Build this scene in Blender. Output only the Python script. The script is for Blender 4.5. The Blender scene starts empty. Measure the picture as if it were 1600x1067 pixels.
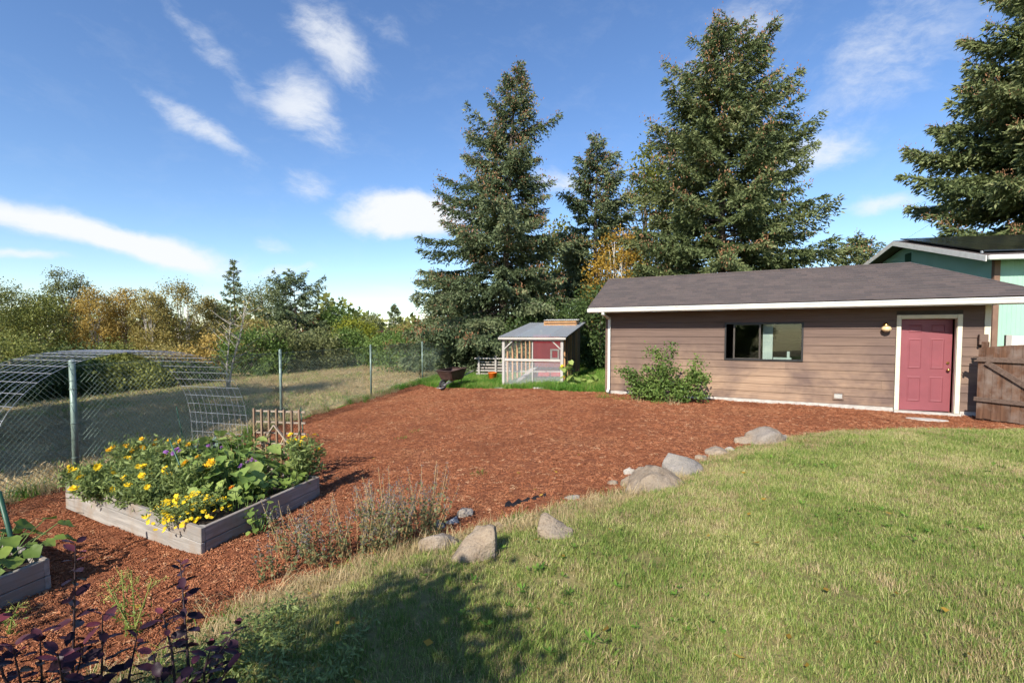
import bpy, math, random
import numpy as np
from mathutils import Vector, Matrix

scene = bpy.context.scene
# ------------------------------------------------------------------ camera
FPX, PITCH, CAMZ = 755.0, math.radians(2.5), 1.77
cam_data = bpy.data.cameras.new('camera')
cam = bpy.data.objects.new('camera', cam_data)
scene.collection.objects.link(cam)
cam.location = (0, 0, CAMZ)
cam.rotation_euler = (math.radians(90) - PITCH, 0, 0)
cam_data.sensor_width = 36.0
cam_data.lens = FPX / 1600 * 36
cam_data.shift_y = 19.5 / 1600
cam_data.clip_start = 0.05
cam_data.clip_end = 2000
scene.camera = cam

# ------------------------------------------------------------------ light
SUN_EL = math.radians(35)
SUN_TRAVEL = Vector((0.47, 0.88)).normalized()          # horizontal direction the light travels
world = bpy.data.worlds.new('World'); scene.world = world; world.use_nodes = True
sd = bpy.data.lights.new('sun', 'SUN'); sd.energy = 5.0; sd.angle = math.radians(0.53); sd.color = (1.0, 0.93, 0.82)
sun = bpy.data.objects.new('sun', sd); scene.collection.objects.link(sun)
tr = Vector((SUN_TRAVEL.x * math.cos(SUN_EL), SUN_TRAVEL.y * math.cos(SUN_EL), -math.sin(SUN_EL)))
sun.rotation_euler = tr.to_track_quat('-Z', 'Y').to_euler()
sun.location = (-6, -12, 20)

scene.view_settings.view_transform = 'Standard'
scene.view_settings.look = 'None'
scene.view_settings.gamma = 1.0
scene.view_settings.exposure = 0.68
cy = scene.cycles
cy.max_bounces = 5; cy.diffuse_bounces = 2; cy.glossy_bounces = 2; cy.transmission_bounces = 3; cy.use_adaptive_sampling = True; cy.adaptive_threshold = 0.04; cy.transparent_max_bounces = 12
cy.caustics_reflective = False; cy.caustics_refractive = False

def pdir(px, py):
    xc, yc = (px - 800) / FPX, (553 - py) / FPX
    return np.array((xc, math.cos(PITCH) + yc * math.sin(PITCH), -math.sin(PITCH) + yc * math.cos(PITCH)))

# ---- sky: Nishita sky with procedural clouds given by direction (azimuth, elevation)
def build_sky():
    nt = world.node_tree; nt.nodes.clear(); N = nt.nodes.new; Lk = nt.links.new
    def math_(op, a, b=None, clamp=False):
        n = N('ShaderNodeMath'); n.operation = op; n.use_clamp = clamp
        for i, v in enumerate((a, b)):
            if v is None: continue
            if isinstance(v, (int, float)): n.inputs[i].default_value = v
            else: Lk(v, n.inputs[i])
        return n.outputs[0]
    out = N('ShaderNodeOutputWorld')
    sky = N('ShaderNodeTexSky'); sky.sky_type = 'NISHITA'; sky.sun_disc = False
    sky.sun_elevation = SUN_EL
    sky.sun_rotation = math.atan2(-SUN_TRAVEL.x, -SUN_TRAVEL.y)
    sky.air_density = 1.0; sky.dust_density = 0.15; sky.ozone_density = 3.0; sky.altitude = 100
    bg = N('ShaderNodeBackground'); bg.inputs['Strength'].default_value = 0.122
    hs = N('ShaderNodeHueSaturation'); hs.inputs['Saturation'].default_value = 1.12; hs.inputs['Hue'].default_value = .506; Lk(sky.outputs[0], hs.inputs['Color']); Lk(hs.outputs[0], bg.inputs['Color'])
    tc = N('ShaderNodeTexCoord'); sep = N('ShaderNodeSeparateXYZ'); Lk(tc.outputs['Generated'], sep.inputs[0])
    az = math_('ARCTAN2', sep.outputs[0], sep.outputs[1])
    el = math_('ARCSINE', sep.outputs[2])
    cmb = N('ShaderNodeCombineXYZ'); Lk(az, cmb.inputs[0]); Lk(el, cmb.inputs[1])
    # warp the coordinates so cloud outlines are ragged
    nz = N('ShaderNodeTexNoise'); nz.inputs['Scale'].default_value = 5.0; nz.inputs['Detail'].default_value = 5
    Lk(cmb.outputs[0], nz.inputs['Vector'])
    sub = N('ShaderNodeVectorMath'); sub.operation = 'SUBTRACT'; sub.inputs[1].default_value = (0.5, 0.5, 0.5); Lk(nz.outputs['Color'], sub.inputs[0])
    scl = N('ShaderNodeVectorMath'); scl.operation = 'SCALE'; scl.inputs['Scale'].default_value = 0.10; Lk(sub.outputs[0], scl.inputs[0])
    wrp = N('ShaderNodeVectorMath'); wrp.operation = 'ADD'; Lk(cmb.outputs[0], wrp.inputs[0]); Lk(scl.outputs[0], wrp.inputs[1])
    # cx, cy, half width, half height (photo pixels at that place), tilt (deg, + = falls to the right), opacity
    clouds = [(520, 62, 105, 78, 30, .72), (478, 172, 95, 66, 40, .75), (325, 207, 130, 30, 28, .7), (640, 343, 122, 44, 2, 1.25),
              (170, 366, 250, 34, 9, 1.15), (20, 402, 110, 14, 3, .8), (484, 296, 60, 34, 0, .6), (425, 384, 48, 17, 10, .6),
              (625, 452, 80, 20, 0, .6), (440, 420, 80, 14, 0, .7), (1145, 66, 180, 95, -25, .52), (1385, 95, 250, 140, -30, .56),
              (1268, 246, 120, 58, -5, .72), (1382, 326, 95, 22, -4, .7), (872, 281, 66, 28, 8, .7), (345, 80, 150, 40, 35, .5), (610, 40, 60, 30, 20, .4),
              (180, 5, 60, 16, 25, .3), (905, 160, 30, 10, 0, .2), (1120, 330, 60, 16, 0, .4)]
    field = None
    for cx, cyy, hw, hh, tilt, op in clouds:
        def ae(px, py):
            d = pdir(px, py); d = d / np.linalg.norm(d)
            return math.atan2(d[0], d[1]), math.asin(d[2])
        a0, e0 = ae(cx, cyy); a1, _ = ae(cx + hw, cyy); _, e1 = ae(cx, cyy - hh)
        mp = N('ShaderNodeMapping'); mp.vector_type = 'TEXTURE'
        mp.inputs['Location'].default_value = (a0, e0, 0)
        mp.inputs['Rotation'].default_value = (0, 0, -math.radians(tilt))
        mp.inputs['Scale'].default_value = (max(abs(a1 - a0), .01) * 1.25, max(abs(e1 - e0), .008) * 1.25, 1)
        Lk(wrp.outputs[0], mp.inputs['Vector'])
        ln = N('ShaderNodeVectorMath'); ln.operation = 'LENGTH'
        # flatten z of the warped vector
        mul = N('ShaderNodeVectorMath'); mul.operation = 'MULTIPLY'; mul.inputs[1].default_value = (1, 1, 0)
        Lk(mp.outputs[0], mul.inputs[0]); Lk(mul.outputs[0], ln.inputs[0])
        mr = N('ShaderNodeMapRange'); mr.interpolation_type = 'SMOOTHSTEP'
        mr.inputs['From Min'].default_value = 1.15; mr.inputs['From Max'].default_value = 0.1
        mr.inputs['To Min'].default_value = 0; mr.inputs['To Max'].default_value = op
        Lk(ln.outputs['Value'], mr.inputs['Value'])
        field = mr.outputs[0] if field is None else math_('MAXIMUM', field, mr.outputs[0])
    # wisps everywhere, drawn out along one direction
    mp2 = N('ShaderNodeMapping'); mp2.inputs['Rotation'].default_value = (0, 0, math.radians(35)); mp2.inputs['Scale'].default_value = (10, 21, 1)
    Lk(wrp.outputs[0], mp2.inputs['Vector'])
    n2 = N('ShaderNodeTexNoise'); n2.inputs['Scale'].default_value = 1.0; n2.inputs['Detail'].default_value = 8; n2.inputs['Roughness'].default_value = 0.68
    Lk(mp2.outputs[0], n2.inputs['Vector'])
    thin = N('ShaderNodeMapRange'); thin.inputs['From Min'].default_value = .50; thin.inputs['From Max'].default_value = .95; thin.inputs['To Max'].default_value = .10
    Lk(n2.outputs[0], thin.inputs['Value'])
    body = N('ShaderNodeMapRange'); body.inputs['From Min'].default_value = .25; body.inputs['From Max'].default_value = .62; body.inputs['To Min'].default_value = .25; body.inputs['To Max'].default_value = 1.15
    Lk(n2.outputs[0], body.inputs['Value'])
    raw = math_('ADD', math_('MULTIPLY', field, 1.55), math_('MULTIPLY', math_('SUBTRACT', n2.outputs[0], 0.5), 2.3))
    sm = N('ShaderNodeMapRange'); sm.interpolation_type = 'SMOOTHSTEP'; sm.inputs['From Min'].default_value = .30; sm.inputs['From Max'].default_value = 1.5; Lk(raw, sm.inputs['Value'])
    dens = math_('MULTIPLY', sm.outputs[0], math_('MULTIPLY', field, 1.1, clamp=True))
    dens = math_('MAXIMUM', dens, thin.outputs[0], clamp=True)
    cl = N('ShaderNodeBackground'); cl.inputs['Color'].default_value = (0.90, 0.93, 0.97, 1); cl.inputs['Strength'].default_value = 0.66
    mix = N('ShaderNodeMixShader'); Lk(dens, mix.inputs[0]); Lk(bg.outputs[0], mix.inputs[1]); Lk(cl.outputs[0], mix.inputs[2])
    Lk(mix.outputs[0], out.inputs['Surface'])
build_sky()

# ------------------------------------------------------------------ mesh and object helpers
COL = scene.collection
rnd = random.Random(7)
def rng(seed): return np.random.default_rng(seed)

def link_mesh(name, me, mat=None, parent=None, smooth=False):
    o = bpy.data.objects.new(name, me); COL.objects.link(o)
    if mat is not None and not me.materials: me.materials.append(mat)
    if smooth and len(me.polygons): me.polygons.foreach_set('use_smooth', np.ones(len(me.polygons), dtype=bool))
    if parent is not None: o.parent = parent
    return o

def np_mesh(name, V, F, tone=None):
    """V (n,3), F (m,k) all faces with k corners."""
    V = np.asarray(V, dtype=np.float32); F = np.asarray(F, dtype=np.int32)
    me = bpy.data.meshes.new(name)
    m, k = F.shape
    me.vertices.add(len(V)); me.vertices.foreach_set('co', V.ravel())
    me.loops.add(m * k); me.loops.foreach_set('vertex_index', F.ravel())
    me.polygons.add(m); me.polygons.foreach_set('loop_start', np.arange(0, m * k, k, dtype=np.int32))
    if tone is not None:
        a = me.attributes.new('tone', 'FLOAT', 'POINT'); a.data.foreach_set('value', np.asarray(tone, dtype=np.float32))
    me.update(calc_edges=True)
    return me

def empty(name, loc=(0, 0, 0), rz=0.0):
    o = bpy.data.objects.new(name, None); COL.objects.link(o)
    o.location = loc; o.rotation_euler = (0, 0, rz); o.empty_display_size = 0.2
    return o

def tag(o, label=None, cat=None, group=None, kind=None):
    if label: o['label'] = label
    if cat: o['category'] = cat
    if group: o['group'] = group
    if kind: o['kind'] = kind
    return o

class MB:
    def __init__(s): s.V = []; s.F = []
    def add(s, V, F):
        b = len(s.V); s.V += [tuple(map(float, v)) for v in V]; s.F += [tuple(i + b for i in f) for f in F]; return s
    def box(s, x0, y0, z0, x1, y1, z1):
        V = [(x0, y0, z0), (x1, y0, z0), (x1, y1, z0), (x0, y1, z0), (x0, y0, z1), (x1, y0, z1), (x1, y1, z1), (x0, y1, z1)]
        return s.add(V, [(0, 3, 2, 1), (4, 5, 6, 7), (0, 1, 5, 4), (1, 2, 6, 5), (2, 3, 7, 6), (3, 0, 4, 7)])
    def bar(s, p0, p1, w, h, up=(0, 0, 1)):
        p0, p1, up = Vector(p0), Vector(p1), Vector(up); d = (p1 - p0).normalized()
        sx = d.cross(up); sx = sx.normalized() if sx.length > 1e-6 else Vector((1, 0, 0)); u = sx.cross(d).normalized()
        V = []
        for p in (p0, p1):
            for a, b in ((-1, -1), (1, -1), (1, 1), (-1, 1)): V.append(p + sx * (a * w / 2) + u * (b * h / 2))
        return s.add(V, [(0, 1, 2, 3), (7, 6, 5, 4), (0, 4, 5, 1), (1, 5, 6, 2), (2, 6, 7, 3), (3, 7, 4, 0)])
    def tube(s, pts, r, n=6, cap=True):
        pts = [Vector(p) for p in pts]; m = len(pts)
        rs = r if isinstance(r, (list, tuple)) else [r] * m
        V = []; ref = Vector((0.31, 0.17, 0.93))
        for i, p in enumerate(pts):
            d = (pts[min(i + 1, m - 1)] - pts[max(i - 1, 0)]).normalized()
            a = d.cross(ref)
            if a.length < 1e-4: a = d.cross(Vector((1, 0, 0)))
            a.normalize(); b = d.cross(a)
            for k in range(n):
                t = 2 * math.pi * k / n; V.append(p + a * (rs[i] * math.cos(t)) + b * (rs[i] * math.sin(t)))
        F = [(i * n + k, i * n + (k + 1) % n, (i + 1) * n + (k + 1) % n, (i + 1) * n + k) for i in range(m - 1) for k in range(n)]
        if cap: F += [tuple(range(n - 1, -1, -1)), tuple(range((m - 1) * n, m * n))]
        return s.add(V, F)
    def lathe(s, prof, n=20, center=(0, 0, 0)):
        V = []
        for r, z in prof:
            for k in range(n):
                t = 2 * math.pi * k / n; V.append((center[0] + r * math.cos(t), center[1] + r * math.sin(t), center[2] + z))
        m = len(prof)
        F = [(i * n + k, i * n + (k + 1) % n, (i + 1) * n + (k + 1) % n, (i + 1) * n + k) for i in range(m - 1) for k in range(n)]
        return s.add(V, F)
    def poly_prism(s, P, thick):          # P: list of points of a planar polygon, thick: Vector offset
        n = len(P); t = Vector(thick); V = [Vector(p) for p in P] + [Vector(p) + t for p in P]
        F = [tuple(range(n)), tuple(range(2 * n - 1, n - 1, -1))] + [(i, i + n, (i + 1) % n + n, (i + 1) % n) for i in range(n)]
        return s.add(V, F)
    def mesh(s, name):
        me = bpy.data.meshes.new(name); me.from_pydata(s.V, [], s.F); me.update(); return me
    def build(s, name, mat=None, parent=None, smooth=False, bevel=0):
        me = s.mesh(name)
        import bmesh
        bm = bmesh.new(); bm.from_mesh(me); bmesh.ops.recalc_face_normals(bm, faces=bm.faces)
        if bevel: bmesh.ops.bevel(bm, geom=[e for e in bm.edges if e.is_manifold and e.calc_face_angle(0) > .5], offset=bevel, segments=1, affect='EDGES')
        bm.to_mesh(me); bm.free()
        return link_mesh(name, me, mat, parent, smooth)

# ------------------------------------------------------------------ materials
class NT:
    def __init__(s, name):
        s.m = bpy.data.materials.new(name); s.m.use_nodes = True; s.t = s.m.node_tree
        s.t.nodes.clear(); s.out = s.N('ShaderNodeOutputMaterial'); s.p = s.N('ShaderNodeBsdfPrincipled')
        s.L(s.p.outputs[0], s.out.inputs['Surface'])
    def N(s, t): return s.t.nodes.new(t)
    def L(s, a, b): s.t.links.new(a, b)
    def pos(s, scale=(1, 1, 1), rot=(0, 0, 0), obj=False):
        mp = s.N('ShaderNodeMapping'); mp.inputs['Scale'].default_value = scale; mp.inputs['Rotation'].default_value = rot
        if obj: s.L(s.N('ShaderNodeTexCoord').outputs['Object'], mp.inputs['Vector'])
        else: s.L(s.N('ShaderNodeNewGeometry').outputs['Position'], mp.inputs['Vector'])
        return mp.outputs[0]
    def noise(s, vec, scale, detail=4, rough=.55, dist=0.0):
        n = s.N('ShaderNodeTexNoise'); n.inputs['Scale'].default_value = scale; n.inputs['Detail'].default_value = detail
        n.inputs['Roughness'].default_value = rough; n.inputs['Distortion'].default_value = dist
        s.L(vec, n.inputs['Vector']); return n.outputs[0]
    def ramp(s, fac, stops):
        r = s.N('ShaderNodeValToRGB'); el = r.color_ramp.elements
        while len(el) < len(stops): el.new(0.5)
        for e, (p, c) in zip(el, stops): e.position = p; e.color = (*c, 1)
        s.L(fac, r.inputs[0]); return r.outputs[0]
    def mix(s, fac, a, b, mode='MIX'):
        n = s.N('ShaderNodeMix'); n.data_type = 'RGBA'; n.blend_type = mode
        for sock, v in ((n.inputs[0], fac), (n.inputs[6], a), (n.inputs[7], b)):
            if isinstance(v, (int, float)): sock.default_value = v
            elif isinstance(v, tuple): sock.default_value = (*v, 1)
            else: s.L(v, sock)
        return n.outputs[2]
    def maprange(s, v, a, b, c=0., d=1.):
        n = s.N('ShaderNodeMapRange'); n.inputs[1].default_value = a; n.inputs[2].default_value = b; n.inputs[3].default_value = c; n.inputs[4].default_value = d
        s.L(v, n.inputs[0]); return n.outputs[0]
    def math(s, op, a, b=0.5):
        n = s.N('ShaderNodeMath'); n.operation = op
        for i, v in enumerate((a, b)):
            if isinstance(v, (int, float)): n.inputs[i].default_value = v
            else: s.L(v, n.inputs[i])
        return n.outputs[0]
    def rand(s): return s.N('ShaderNodeObjectInfo').outputs['Random']
    def attr(s, name):
        a = s.N('ShaderNodeAttribute'); a.attribute_name = name; return a.outputs['Fac']
    def color(s, c):
        if isinstance(c, tuple): s.p.inputs['Base Color'].default_value = (*c, 1)
        else: s.L(c, s.p.inputs['Base Color'])
        return s
    def rough(s, r):
        if isinstance(r, (int, float)): s.p.inputs['Roughness'].default_value = r
        else: s.L(r, s.p.inputs['Roughness'])
        return s
    def spec(s, v): s.p.inputs['Specular IOR Level'].default_value = v; return s
    def bump(s, h, strength=.4, dist=.01):
        b = s.N('ShaderNodeBump'); b.inputs['Strength'].default_value = strength; b.inputs['Distance'].default_value = dist
        s.L(h, b.inputs['Height']); s.L(b.outputs[0], s.p.inputs['Normal']); return s

def m_plain(name, c, rough=.6, var=.25, scale=6, bump=.15, metal=0., spec=.4):
    t = NT(name); v = t.pos()
    n = t.noise(v, scale, 5)
    lo = tuple(x * (1 - var) for x in c); hi = tuple(min(1, x * (1 + var)) for x in c)
    t.color(t.ramp(n, [(.3, lo), (.7, hi)])).rough(rough).spec(spec)
    t.p.inputs['Metallic'].default_value = metal
    if bump: t.bump(t.noise(v, scale * 12, 4), bump, .005)
    return t.m

def m_wood(name, lo, hi, axis=0, rough=.8, grain=26, stain=None):
    """weathered timber: grain drawn out along the object's axis, a tone per piece, stains"""
    t = NT(name); sc = [grain] * 3; sc[axis] = grain * .07
    v = t.pos(tuple(sc), obj=True)
    g = t.noise(v, 1.0, 6, .65, .6)
    c = t.ramp(g, [(.28, lo), (.72, hi)])
    c = t.mix(t.maprange(t.rand(), 0, 1, 0, .35), c, tuple(x * .55 for x in lo))
    if stain:
        st = t.noise(t.pos((1, 1, 1)), 3.2, 5, .6)
        c = t.mix(t.maprange(st, .45, .7), c, stain)
    t.color(c).rough(rough).spec(.25).bump(g, .5, .004)
    return t.m

def m_leaf(name, stops, trans=.3, rough=.55, patch=None, patch_scale=.6):
    """foliage: colour by the leaf's own tone and the plant's own hue"""
    t = NT(name)
    fac = t.attr('tone')
    if patch is not None:
        n = t.noise(t.pos(), patch_scale, 3); fac2 = t.math('ADD', t.math('MULTIPLY', fac, .6), t.math('MULTIPLY', t.maprange(n, .3, .7), .4))
    else: fac2 = fac
    c = t.ramp(fac2, stops)
    t.color(c).rough(rough).spec(.25)
    tl = t.N('ShaderNodeBsdfTranslucent'); t.L(c, tl.inputs['Color'])
    mx = t.N('ShaderNodeMixShader'); mx.inputs[0].default_value = trans
    t.L(t.p.outputs[0], mx.inputs[1]); t.L(tl.outputs[0], mx.inputs[2]); t.L(mx.outputs[0], t.out.inputs['Surface'])
    return t.m

# ------------------------------------------------------------------ the lie of the land
BORDER = np.array([(14, 8.0), (10.2, 8.7), (7.6, 8.85), (5.8, 8.6), (4.5, 8.0), (3.2, 7.15), (2.0, 5.95), (1.0, 5.15), (.2, 4.75), (-.45, 4.35),
                   (-1.15, 4.0), (-1.7, 3.55), (-2.0, 3.1), (-2.35, 2.4), (-2.8, 1.0), (-3.4, -3.0)], dtype=float)
LAWN = np.vstack([BORDER, [(-3.4, -40), (60, -40), (60, 4)]])
GA = np.array((2.83, 14.1)); GD = np.array((.871, -.491)); GB = np.array((.491, .871)); GL = 8.09
def fence_x(y): return -6.36 + .17 * (y - 6.97)
MULCH = np.vstack([BORDER, [(-5, -4), (fence_x(-4) + .1, -4), (fence_x(20.3) + .15, 20.3), (-2.6, 18.6), (-1.4, 17.9), (-.2, 17.3), (1.0, 16.2), (2.1, 15.0)],
                   [tuple(GA - GD * .1 + GB * .3), tuple(GA + GD * 8.3 + GB * .3), (11.5, 9.8), (14, 8.9)]])

def in_poly(x, y, P):
    ins = np.zeros(np.shape(x), bool); n = len(P); j = n - 1
    for i in range(n):
        xi, yi = P[i]; xj, yj = P[j]
        c = ((yi > y) != (yj > y)) & (x < (xj - xi) * (y - yi) / (yj - yi + 1e-12) + xi); ins ^= c; j = i
    return ins
def border_dist(x, y):
    best = np.full(np.shape(x), 1e9)
    for (ax, ay), (bx, by) in zip(BORDER[:-1], BORDER[1:]):
        dx, dy = bx - ax, by - ay
        t = np.clip(((x - ax) * dx + (y - ay) * dy) / (dx * dx + dy * dy), 0, 1)
        best = np.minimum(best, np.hypot(x - ax - t * dx, y - ay - t * dy))
    return best
def sstep(t): t = np.clip(t, 0, 1); return t * t * (3 - 2 * t)
def wob(x, y, s, a):
    return a * (np.sin(x * s * 1.7 + 1.3 * np.sin(y * s * 1.1)) * .5 + np.sin(y * s * 2.1 + x * s * .9 + 2) * .35 + np.sin((x - y) * s * 3.7) * .15)
def ground(x, y):
    x = np.asarray(x, float); y = np.asarray(y, float)
    xf = fence_x(y); d = x - xf
    z = -.4 + .4 * sstep(np.clip(d / 8.5, 0, 1) * .85 + .0) / sstep(.85)
    z = np.minimum(z, 0)
    out = np.clip(-d, 0, None)
    z = z - .055 * np.minimum(out, 30) - .25 * sstep((out - 10) / 14)
    D = border_dist(x, y); lawn = in_poly(x, y, LAWN)
    bank = .10 + .16 * sstep((4.5 - x) / 4)
    z = z + np.where(lawn, bank * sstep(D / 1.0) + .012 * np.clip(D, 0, 6), 0)
    z = z + wob(x, y, 1.6, .018) + wob(x + 3, y, 5.0, .006)
    return z
def gz(x, y): return float(ground(np.array([x]), np.array([y]))[0])
def gp(px, py, dz=0.0):
    """the point of the ground seen at a pixel of the photograph"""
    d = pdir(px, py); ts = np.concatenate([np.linspace(1, 30, 600), np.linspace(30, 120, 400)])
    P = np.array((0, 0, CAMZ)) + ts[:, None] * d
    h = P[:, 2] - ground(P[:, 0], P[:, 1]) - dz
    i = int(np.argmax(h < 0)) if (h < 0).any() else len(ts) - 1
    return Vector((P[i, 0], P[i, 1], P[i, 2]))

# ------------------------------------------------------------------ ground materials and sheets
def mat_mulch():
    t = NT('mulch_soil'); v = t.pos()
    a = t.noise(v, 38, 6, .7, .8); b = t.noise(v, 1.1, 4)
    c = t.ramp(a, [(.25, (.07, .026, .014)), (.5, (.23, .082, .040)), (.72, (.33, .13, .062))])
    c = t.mix(t.maprange(b, .35, .7, 0, .35), c, (.18, .08, .048))
    return t.color(c).rough(.95).spec(.1).bump(a, 1.0, .02).m
def mat_soil_grass(name, stops, scale=14):
    t = NT(name); v = t.pos()
    a = t.noise(v, scale, 6, .7); b = t.noise(v, .55, 4)
    f = t.math('ADD', t.math('MULTIPLY', a, .55), t.math('MULTIPLY', b, .45))
    return t.color(t.ramp(f, stops)).rough(.95).spec(.1).bump(a, .8, .03).m
M_MULCH = mat_mulch()
M_LAWN = mat_soil_grass('lawn_soil', [(.3, (.10, .11, .032)), (.5, (.20, .175, .07)), (.68, (.32, .255, .125))])
M_YARD = mat_soil_grass('yard_grass_soil', [(.3, (.05, .12, .02)), (.55, (.09, .19, .03)), (.7, (.18, .2, .06))])
M_FIELD = mat_soil_grass('field_hay', [(.3, (.18, .14, .065)), (.5, (.34, .26, .13)), (.7, (.46, .35, .19))], 9)

def build_ground():
    def axis(lo, hi, step, far0, far1):
        a = list(np.arange(lo, hi + 1e-6, step)); s = step; x = hi
        while x < far1: s = min(s * 1.18, 18); x += s; a.append(x)
        s = step; x = lo
        while x > far0: s = min(s * 1.18, 18); x -= s; a.insert(0, x)
        return np.array(a)
    xs = axis(-8, 12, .13, -260, 260); ys = axis(.8, 21, .13, -60, 420)
    X, Y = np.meshgrid(xs, ys); Z = ground(X, Y)
    V = np.stack([X.ravel(), Y.ravel(), Z.ravel()], 1); nx, ny = len(xs), len(ys)
    i, j = np.meshgrid(np.arange(nx - 1), np.arange(ny - 1)); i = i.ravel(); j = j.ravel()
    F = np.stack([j * nx + i, j * nx + i + 1, (j + 1) * nx + i + 1, (j + 1) * nx + i], 1)
    cx = V[F, 0].mean(1); cyy = V[F, 1].mean(1)
    lawn = in_poly(cx, cyy, LAWN); mul = in_poly(cx, cyy, MULCH) & ~lawn
    field = ((cx < fence_x(cyy)) | (cyy > 30)) & ~lawn & ~mul
    yard = ~(lawn | mul | field)
    for name, msk, mat in (('lawn', lawn, M_LAWN), ('mulch_ground', mul, M_MULCH), ('field', field, M_FIELD), ('yard_ground', yard, M_YARD)):
        f = F[msk]; u, inv = np.unique(f, return_inverse=True)
        o = link_mesh(name, np_mesh(name, V[u], inv.reshape(f.shape)), mat, None, True)
        o['kind'] = 'structure'
build_ground()

# ------------------------------------------------------------------ scatter by geometry nodes (grass, chips: what nobody could count)
def cards(C, D, Nn, L, W, mid=.45, fold=0.0):
    """rhombic leaf quads: C base points, D directions, Nn rough normals, L, W arrays -> V (4n,3), F (n,4)"""
    C = np.asarray(C, float); D = np.asarray(D, float); D = D / (np.linalg.norm(D, axis=1, keepdims=True) + 1e-9)
    S = np.cross(D, Nn); S = S / (np.linalg.norm(S, axis=1, keepdims=True) + 1e-9); U = np.cross(S, D)
    L = np.asarray(L)[:, None]; W = np.asarray(W)[:, None]
    m = C + D * L * mid - U * W * fold
    V = np.stack([C, m + S * W / 2, C + D * L, m - S * W / 2], 1).reshape(-1, 3)
    return V, np.arange(len(C) * 4).reshape(-1, 4)

def blade_clump(name, n, rad, hlo, hhi, w, lean, seed, mat, tone_lo=0, tone_hi=1):
    r = rng(seed)
    a = r.uniform(0, 2 * np.pi, n); rr = rad * np.sqrt(r.uniform(0, 1, n))
    B = np.stack([rr * np.cos(a), rr * np.sin(a), np.full(n, -.01)], 1)
    az = r.uniform(0, 2 * np.pi, n); ln = np.abs(r.normal(0, lean, n)) + .1
    H = r.uniform(hlo, hhi, n); hd = np.stack([np.cos(az), np.sin(az), np.zeros(n)], 1); sd_ = np.stack([-np.sin(az), np.cos(az), np.zeros(n)], 1)
    tw = r.uniform(-.6, .6, n); sd_ = sd_ * np.cos(tw)[:, None] + hd * np.sin(tw)[:, None]
    ww = w * r.uniform(.6, 1.3, n)[:, None]; up = np.array((0, 0, 1.))
    P1 = B + up * (H * .55 * np.cos(ln * .5))[:, None] + hd * (H * .55 * np.sin(ln * .5))[:, None]
    P2 = P1 + up * (H * .5 * np.cos(ln * 1.4))[:, None] + hd * (H * .5 * np.sin(ln * 1.4))[:, None]
    V = np.stack([B - sd_ * ww / 2, B + sd_ * ww / 2, P1 - sd_ * ww * .4, P1 + sd_ * ww * .4, P2], 1).reshape(-1, 3)
    k = np.arange(n) * 5
    F = np.concatenate([np.stack([k, k + 1, k + 3], 1), np.stack([k, k + 3, k + 2], 1), np.stack([k + 2, k + 3, k + 4], 1)])
    tone = np.repeat(r.uniform(tone_lo, tone_hi, n), 5)
    me = np_mesh(name, V, F, tone); me.materials.append(mat)
    return bpy.data.objects.new(name, me)       # never linked: only the scatter reads it

def scatter(name, pts, rots, scls, idx, protos, label, cat):
    me = bpy.data.meshes.new(name); n = len(pts)
    me.vertices.add(n); me.vertices.foreach_set('co', np.asarray(pts, np.float32).ravel())
    for nm, ty, dat, key in (('rot', 'FLOAT_VECTOR', np.asarray(rots, np.float32).ravel(), 'vector'), ('scl', 'FLOAT', np.asarray(scls, np.float32), 'value'), ('idx', 'INT', np.asarray(idx, np.int32), 'value')):
        a = me.attributes.new(nm, ty, 'POINT'); a.data.foreach_set(key, dat)
    o = bpy.data.objects.new(name, me); COL.objects.link(o)
    ng = bpy.data.node_groups.new(name + '_scatter', 'GeometryNodeTree')
    ng.interface.new_socket('Geometry', in_out='INPUT', socket_type='NodeSocketGeometry')
    ng.interface.new_socket('Geometry', in_out='OUTPUT', socket_type='NodeSocketGeometry')
    N = ng.nodes.new; Lk = ng.links.new
    gi = N('NodeGroupInput'); go = N('NodeGroupOutput'); ip = N('GeometryNodeInstanceOnPoints'); jn = N('GeometryNodeJoinGeometry')
    for p in reversed(protos):
        oi = N('GeometryNodeObjectInfo'); oi.inputs['Object'].default_value = p
        g = N('GeometryNodeGeometryToInstance'); Lk(oi.outputs['Geometry'], g.inputs[0]); Lk(g.outputs[0], jn.inputs[0])
    def attr(nm, ty):
        a = N('GeometryNodeInputNamedAttribute'); a.data_type = ty; a.inputs['Name'].default_value = nm
        return [s for s in a.outputs if s.enabled and s.name == 'Attribute'][0]
    Lk(gi.outputs[0], ip.inputs['Points']); Lk(jn.outputs[0], ip.inputs['Instance'])
    ip.inputs['Pick Instance'].default_value = True
    Lk(attr('idx', 'INT'), ip.inputs['Instance Index'])
    e2r = N('FunctionNodeEulerToRotation'); Lk(attr('rot', 'FLOAT_VECTOR'), e2r.inputs[0]); Lk(e2r.outputs[0], ip.inputs['Rotation'])
    Lk(attr('scl', 'FLOAT'), ip.inputs['Scale'])
    Lk(ip.outputs[0], go.inputs[0])
    md = o.modifiers.new('scatter', 'NODES'); md.node_group = ng
    tag(o, label, cat, None, 'stuff')
    return o

def sample(n, x0, x1, y0, y1, seed, keep=None, power=1.0):
    """points over a rectangle, thicker towards small y"""
    r = rng(seed); x = r.uniform(x0, x1, n); y = y0 + (y1 - y0) * r.uniform(0, 1, n) ** power
    if keep is not None: k = keep(x, y); x, y = x[k], y[k]
    return x, y
def in_view(x, y, pad=1.2): return np.abs(x) < 1.10 * y + pad

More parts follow.
